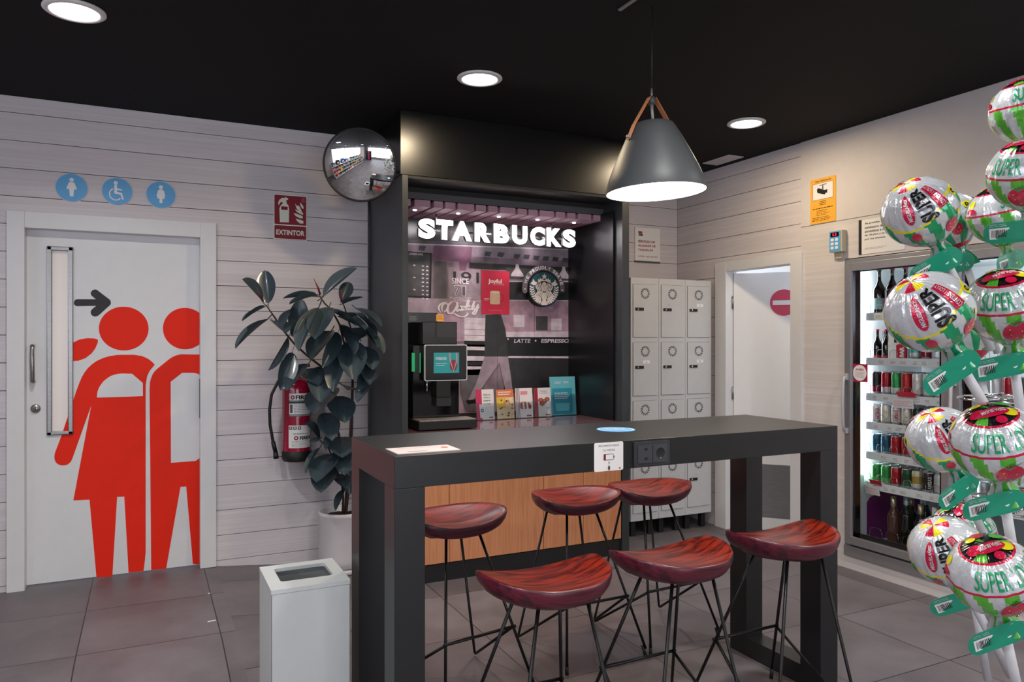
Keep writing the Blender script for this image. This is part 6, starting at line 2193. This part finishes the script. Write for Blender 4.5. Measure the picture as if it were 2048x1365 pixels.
def lolly_head(kind):
    b = B()
    bm = b.bm
    NU, NV = 96, 48
    c1 = {'g': M['green'], 'l': M['lime']}[kind]
    V = []
    for j in range(NV + 1):
        lat = -PI / 2 + PI * j / NV
        row = []
        for i in range(NU):
            lon = 2 * PI * i / NU - PI
            r = RB * seam(lon, lat)
            k = 1.0
            p = Vector((r * math.sin(lon) * math.cos(lat) * k, -r * math.cos(lon) * math.cos(lat) * k, r * math.sin(lat) * 0.97))
            if lat < -0.9:
                p.z -= (-(lat + 0.9)) ** 1.5 * 0.030
            row.append(bm.verts.new(p))
        V.append(row)
    for j in range(NV):
        latd = -90 + 180 * (j + 0.5) / NV
        for i in range(NU):
            lond = 360 * (i + 0.5) / NU - 180
            f = bm.faces.new((V[j][i], V[j][(i + 1) % NU], V[j + 1][(i + 1) % NU], V[j + 1][i]))
            stripe = int((lond + 180 + 8 * math.sin(math.radians(latd * 2))) // 18) % 2
            if kind == 'l':
                if latd > 56:
                    m = M['foilk'] if (int((lond + 180) // 30) % 4) else M['lime']
                elif latd > 51:
                    m = M['magenta']
                elif latd > 12:
                    m = M['foil']
                elif latd > 6:
                    m = M['magenta']
                elif latd > -66:
                    m = (M['foil'], c1)[stripe]
                else:
                    m = c1
            else:
                edge = 10 + 14 * math.sin(math.radians(lond * 2 - 20))
                if latd > 66:
                    m = (M['magenta'], M['foily'], M['foil'])[int((lond + 180) // 40) % 3]
                elif latd > edge + 4:
                    m = M['foil']
                elif latd > edge:
                    m = M['foily']
                elif latd > -64:
                    m = (M['foil'], c1)[stripe]
                else:
                    m = M['magenta']
            f.material_index = b.mi(m)
            f.smooth = True
    bmesh.ops.remove_doubles(bm, verts=bm.verts[:], dist=1e-6)
    bmesh.ops.recalc_face_normals(bm, faces=bm.faces[:])
    def berry(cx, cy, r, n_leaf=True):
        patch_disc(b, onball, cx, cy, r, r * 1.12, M['magenta'], 0.0016)
        if n_leaf:
            for i in range(5):
                a = PI * (0.1 + 0.2 * i)
                b.poly(onball, [(cx + 0.2 * r * math.cos(a + 1.2), cy + r * 0.95), (cx + r * math.cos(a), cy + r * 1.05 + 0.65 * r * math.sin(a)), (cx - 0.2 * r * math.cos(a - 1.2), cy + r * 0.75)], M['green'], 0.0028)
        for sx_, sy_ in ((-0.4, 0.0), (0.35, 0.25), (0.0, -0.5), (-0.45, 0.55), (0.5, -0.4)):
            b.poly(onball, circ(cx + sx_ * r, cy + sy_ * r, 0.0014, n=6), M['foily'], 0.0034)

    if kind == 'l':
        for k in range(2):
            o_ = k * PI * RB
            fr = lambda a, q, d=0.0, o_=o_: onball(a + o_, q, d)
            b.text(fr, 'SUPER', M['green'], -0.072, -0.006, 0.022, 0.060, 0.01, 0.0022)
            b.text(fr, 'LOLLY', M['green'], 0.006, 0.068, 0.022, 0.060, 0.01, 0.0022)
            berry(-0.010 + o_, -0.034, 0.026)
            patch_disc(b, onball, 0.090 + o_, 0.046, 0.011, 0.011, M['foily'], 0.0018, 2)
            patch_disc(b, onball, 0.094 + o_, 0.026, 0.017, 0.008, M['magenta'], 0.0018, 2)
        topf = lambda a, q, d=0.0: Vector((a, -q, math.sqrt(max(1e-4, (RB + 0.003 + d) ** 2 - a * a - q * q)) * 0.97))
        for cx, cy, r, m in ((0.026, 0.020, 0.013, M['foily']), (-0.026, 0.008, 0.014, M['magenta']), (0.0, -0.026, 0.013, M['magenta']), (0.028, -0.012, 0.012, M['lime']), (-0.016, -0.020, 0.009, M['foily']), (0.004, 0.036, 0.010, M['magenta'])):
            patch_disc(b, topf, cx, cy, r, r * 0.8, m, 0.0002, 2, 14)
        patch_disc(b, topf, 0, 0.016, 0.027, 0.012, M['magenta'], 0.0012)
        b.text(topf, 'MIGUELAÑEZ', M['foil'], -0.021, 0.021, 0.011, 0.021, 0.03, 0.0026)
    else:
        for k in range(2):
            o_ = k * PI * RB
            up = lambda a, q, d=0.0, o_=o_: onball(o_ - q, a, d)      # writing that climbs the ball
            b.text(up, 'SUPER', M['foilk'], 0.006, 0.086, -0.012, 0.024, 0.04, 0.0022)
            for (x0, x1, y0, y1, m_) in ((0.018, 0.078, -0.044, -0.020, M['magenta']),):
                n_ = 12
                for i in range(n_):
                    xa, xb = x0 + (x1 - x0) * i / n_, x0 + (x1 - x0) * (i + 1) / n_
                    for j in range(3):
                        ya, yb = y0 + (y1 - y0) * j / 3, y0 + (y1 - y0) * (j + 1) / 3
                        b.poly(up, [(xa, ya), (xb, ya), (xb, yb), (xa, yb)], m_, 0.0014)
            b.text(up, 'CONTIENE 1 LOLLY', M['foil'], 0.021, 0.076, -0.038, -0.026, 0.02, 0.0030)
            patch_disc(b, onball, 0.076 + o_, 0.026, 0.011, 0.011, M['foily'], 0.0018, 2)
            b.ring(onball, 0.076 + o_, 0.026, 0.003, 0.006, M['foilk'], 0.0030, 12)
            patch_disc(b, up, 0.046, 0.044, 0.034, 0.013, M['magenta'], 0.0016, 3, 24)
            b.text(up, 'MIGUELAÑEZ', M['foil'], 0.020, 0.072, 0.038, 0.049, 0.03, 0.0032)
            berry(0.030 + o_, -0.034, 0.017)
            patch_disc(b, onball, -0.048 + o_, -0.022, 0.010, 0.013, M['magenta'], 0.0016, 2)
            patch_disc(b, onball, 0.058 + o_, -0.016, 0.006, 0.006, M['foily'], 0.0018, 2)
    return b


def make_lolly(kind, label):
    t = thing('lolly_balloon', label, 'foil balloon', (0, 0, 0), 'foil lolly balloons on white sticks')
    lolly_head(kind).build('balloon', t, local=True)
    c1 = M['green'] if kind == 'g' else M['lime']
    b = B()
    n = 20
    prof = [(0.030, -0.066), (0.022, -0.080), (0.014, -0.092), (0.018, -0.104), (0.026, -0.122), (0.030, -0.140)]
    rings = []
    for j, (r, z) in enumerate(prof):
        rings.append([b.bm.verts.new((r * (1 + 0.22 * (j > 2) * math.cos(5 * 2 * PI * i / n)) * math.cos(2 * PI * i / n), r * 0.8 * (1 + 0.22 * (j > 2) * math.sin(4 * 2 * PI * i / n)) * math.sin(2 * PI * i / n), z)) for i in range(n)])
    for j in range(len(prof) - 1):
        for i in range(n):
            f = b.bm.faces.new((rings[j][i], rings[j][(i + 1) % n], rings[j + 1][(i + 1) % n], rings[j + 1][i]))
            f.material_index = b.mi((M['foil'], c1)[(i // 2) % 2])
            f.smooth = True
    b.build('foil_skirt', t, local=True)
    b = B()
    b.tube([(0, 0, -0.060), (0, 0, -0.40)], 0.0095, M['stick'], 14)
    b.build('stick', t, local=True)
    b = B()
    fr = lambda a, q, d=0.0: Vector((a, -0.024 - d - 0.4 * a * a, q))
    out = rrect(-0.088, 0.030, -0.150, -0.098, 0.024, 6)
    for (m, d) in ((M['teal'], 0.0),):
        b.prism(fr, rrect(-0.088, 0.030, -0.150, -0.098, 0.024, 6), m, -0.0012, 0.0)
    b.poly(fr, [(-0.076, -0.138), (-0.036, -0.138), (-0.036, -0.112), (-0.076, -0.112)], M['paper'], 0.0006)
    rr_ = random.Random(2)
    x = -0.072
    while x < -0.042:
        w_ = rr_.choice([0.0008, 0.0014, 0.002])
        b.poly(fr, [(x, -0.134), (x + w_, -0.134), (x + w_, -0.116), (x, -0.116)], M['ink'], 0.0010)
        x += w_ + rr_.choice([0.0009, 0.0016])
    b.bars(fr, -0.075, 0.010, -0.109, -0.101, 2, MATS['foil_white'], 0.0006, 0.3, 0.3)
    b.poly(fr, circ(-0.020, -0.132, 0.004, n=12), M['foily'], 0.0006)
    b.poly(fr, circ(-0.006, -0.128, 0.005, n=12), M['paper'], 0.0006)
    b.build('header_card', t, local=True)
    return t


LOL = [([(1.9589,1.114,2.024),(2.0108,1.1221,1.7712)], 'l', 0.2, 'topmost balloon with light green stripes, cut by the right edge'),
       ([(1.7522,0.9923,1.8232),(1.8598,1.04,1.5959)], 'l', -0.5, 'light green striped balloon right below the topmost one, at the right edge'),
       ([(2.0259,1.2148,1.7863),(2.0988,1.2127,1.5368)], 'l', 0.6, 'small leaning light green balloon behind, left of the two at the upper right edge'),
       ([(1.5393,1.0961,1.7391),(1.7402,1.0983,1.5026)], 'g', -0.1, 'large balloon highest on the left, before the wall notice'),
       ([(2.0614,1.3756,1.799),(2.1374,1.3162,1.4989)], 'g', -0.6, 'white and green balloon just behind the highest left one'),
       ([(1.3415,0.9367,1.5088),(1.5552,0.9326,1.2711)], 'g', 0.0, 'biggest dark green striped balloon in front of the cooler top shelves'),
       ([(1.6074,0.9517,1.5263),(1.7337,0.9902,1.2578)], 'l', -0.1, 'light green balloon level with the top cooler shelf, near the right edge'),
       ([(1.9649,1.2669,1.483),(1.9327,1.1713,1.2282)], 'g', 1.2, 'dark foil balloon half hidden between the two at the top cooler shelf'),
       ([(1.6785,1.1395,1.2213),(1.8763,1.1432,0.9258)], 'g', 0.3, 'dark green striped balloon in front of the fourth cooler shelf'),
       ([(1.4851,0.9001,1.2559),(1.6138,0.9374,0.9906)], 'l', 0.0, 'large light green balloon right of the one before the fourth shelf'),
       ([(2.0033,1.1369,1.2256),(2.0557,1.1447,0.9416)], 'l', 0.8, 'balloon at the right edge behind the large light green one, halfway down'),
       ([(1.6112,1.0833,0.9832),(1.8216,1.0808,0.689)], 'g', -0.2, 'lowest dark green striped balloon, before the wine bottles'),
       ([(1.4697,0.8964,1.0011),(1.6126,0.9269,0.7164)], 'l', 0.15, 'lowest light green balloon in front, seen from above'),
       ([(1.8782,1.2201,0.957),(1.9543,1.2164,0.6503)], 'l', 1.0, 'balloon peeping out behind the lowest dark green one')]
protos = {}
for (P0, P1), kind, spin, lab in LOL:
    p0, p1 = Vector(P0), Vector(P1)
    if kind not in protos:
        o = protos[kind] = make_lolly(kind, lab)
    else:
        o = copy_thing(protos[kind], None, lab)
    z_ = (p0 - p1).normalized()
    fwd = Vector((-0.80, -0.60, 0.0)) if True else None
    fwd = Vector((-0.62, -0.78, 0))
    y_ = -(fwd - z_ * fwd.dot(z_)).normalized()
    x_ = y_.cross(z_)
    R3 = Matrix((x_, y_, z_)).transposed() @ Matrix.Rotation(spin, 3, 'Z')
    o.location = p0
    o.rotation_euler = R3.to_euler()
hub = Vector((1.875, 1.045, 0))
t = thing('balloon_stand', 'chrome wire display stand holding the lolly balloons at the right edge', 'display stand', hub)
b = B()
b.tube([hub + Vector((0, 0, 0.02)), hub + Vector((0, 0, 1.62))], 0.012, M['chrome'], 14)
b.build('pole', t)
b = B()
b.lathe([(0.0, 0.0), (0.20, 0.0), (0.20, 0.012), (0.03, 0.022), (0.0, 0.03)], M['alud'], hub, 40)
b.build('base_plate', t)
for z, r in ((1.56, 0.13), (1.315, 0.155), (1.065, 0.15), (0.83, 0.14)):
    b = B()
    b.tube([hub + Vector((r * math.cos(a), r * math.sin(a), z)) for a in [2 * PI * i / 40 for i in range(40)]], 0.0028, M['chrome'], 8, closed=True)
    b.tube([hub + Vector((r * 0.45 * math.cos(a), r * 0.45 * math.sin(a), z)) for a in [2 * PI * i / 24 for i in range(24)]], 0.0024, M['chrome'], 8, closed=True)
    for i in range(8):
        a = 2 * PI * i / 8 + 0.2
        b.tube([hub + Vector((0.01 * math.cos(a), 0.01 * math.sin(a), z)), hub + Vector((r * math.cos(a), r * math.sin(a), z))], 0.0024, M['chrome'], 6)
    b.build('wire_ring', t)

# ================================================================ THE SHOP BEHIND, SEEN IN THE MIRROR
t = thing('gondola_shelf', 'low white shop shelf under the far window, seen in the mirror', 'shop shelf', (-2.6, 0.4, 0))
b = B()
b.box(-3.0, -2.96, -2.6, 3.3, 0.0, 1.35, M['white'])
b.box(-3.0, -2.35, 3.30, 3.33, 0.0, 1.35, M['white'])
b.box(-3.0, -2.35, -2.63, -2.60, 0.0, 1.35, M['white'])
b.build('frame', t)
gz = (0.12, 0.50, 0.86, 1.18)
for z in gz:
    B().box(-2.96, -2.35, -2.6, 3.3, z - 0.03, z, M['white']).build('shelf', t)
rr = random.Random(8)
cols = [('red', 'c8202a'), ('orange', 'e4602a'), ('yellow', 'e6c02c'), ('green', '2e8a48'), ('white', 'd8d8d8'), ('black', '222222'), ('blue', '2a5a9a'), ('silver', '9a9a9a')]
pm = {}
names_z = ('bottom', 'second', 'third', 'top')
for zi, z in enumerate(gz):
    y = -2.4
    k = 0
    while y < 3.1:
        nm, hx_ = rr.choice(cols)
        w_, h_ = rr.choice([0.22, 0.30, 0.38]), rr.choice([0.14, 0.2, 0.26]) if zi < 3 else rr.choice([0.18, 0.3, 0.42])
        m_ = mat('goods_' + nm, hx_, 0.45, var=0.2, scale=14)
        b = B()
        x1 = -2.42 - rr.uniform(0, 0.06)
        b.box(x1 - 0.25, x1, y, y + w_, z + 0.001, z + h_, m_, 0.008)
        b.box(x1, x1 + 0.0015, y + w_ * 0.2, y + w_ * 0.8, z + h_ * 0.25, z + h_ * 0.6, M['paper'])
        b.box(x1 - 0.25, x1, y + w_ * 0.46, y + w_ * 0.54, z + h_, z + h_ + 0.001, M['paper'])
        k += 1
        tag(b.build('product_box'), 'coloured goods box on the low shop shelf, seen in the round mirror', 'box', 'goods on the far gondola')
        y += w_ + rr.choice([0.05, 0.12, 0.3])
t = thing('tall_display', 'tall dark rack with crimson panel far behind, seen in the mirror', 'shop shelf', (-1.9, -4.6, 0))
b = B()
b.box(-2.5, -1.3, -4.9, -4.5, 0, 1.95, M['blackm'], 0.01)
b.build('body', t)
B().box(-1.95, -1.65, -4.5, -4.495, 0.1, 1.9, pinkr).build('side_panel', t)
t = thing('aisle_shelf', 'white shop shelf with mixed goods along the far aisle, seen in the mirror', 'shop shelf', (2.9, -2.5, 0))
b = B()
b.box(2.7, 3.1, -5.0, -0.6, 0, 0.1, M['white'])
b.box(3.06, 3.1, -5.0, -0.6, 0.1, 1.6, M['white'])
for z in (0.5, 0.9, 1.25, 1.6):
    b.box(2.7, 3.1, -5.0, -0.6, z - 0.03, z, M['white'])
b.build('frame', t)
for zi, z in enumerate((0.1, 0.5, 0.9, 1.25)):
    y = -4.9
    k = 0
    while y < -0.9:
        nm, hx_ = rr.choice(cols)
        w_ = rr.choice([0.2, 0.3])
        h_ = rr.choice([0.16, 0.22, 0.28])
        b = B().box(2.76, 3.0, y, y + w_, z + 0.001, z + h_, mat('goods_' + nm, hx_, 0.45, var=0.2, scale=14), 0.008)
        b.box(2.7585, 2.76, y + w_ * 0.2, y + w_ * 0.8, z + h_ * 0.25, z + h_ * 0.6, M['paper'])
        k += 1
        tag(b.build('product_box'), 'coloured goods box on the far aisle shelf, seen in the round mirror', 'box', 'goods along the far aisle')
        y += w_ + 0.22

# scraps on the floor
for i, (x, y, a, lab) in enumerate(((0.29, 3.98, 0.2, 'small white paper scrap on the floor near the toilet door frame'), (0.31, 4.42, 0.9, 'tiny white crumb on the floor right below the toilet door frame'), (1.46, 2.82, 0.4, 'tiny orange scrap on the floor between the stools'))):
    fl_ = FG((x, y, floor_z(x, y) + 0.0006), (math.cos(a), math.sin(a), 0), (-math.sin(a), math.cos(a), 0))
    b = B().prism(fl_, [(-0.020, -0.004), (0.018, -0.006), (0.021, 0.003), (-0.016, 0.006)] if i != 1 else [(-0.008, -0.003), (0.008, -0.004), (0.006, 0.005), (-0.006, 0.005)], M['paper'] if i < 2 else peach, 0.0, 0.0016)
    tag(b.build('paper_scrap'), lab, 'scrap')
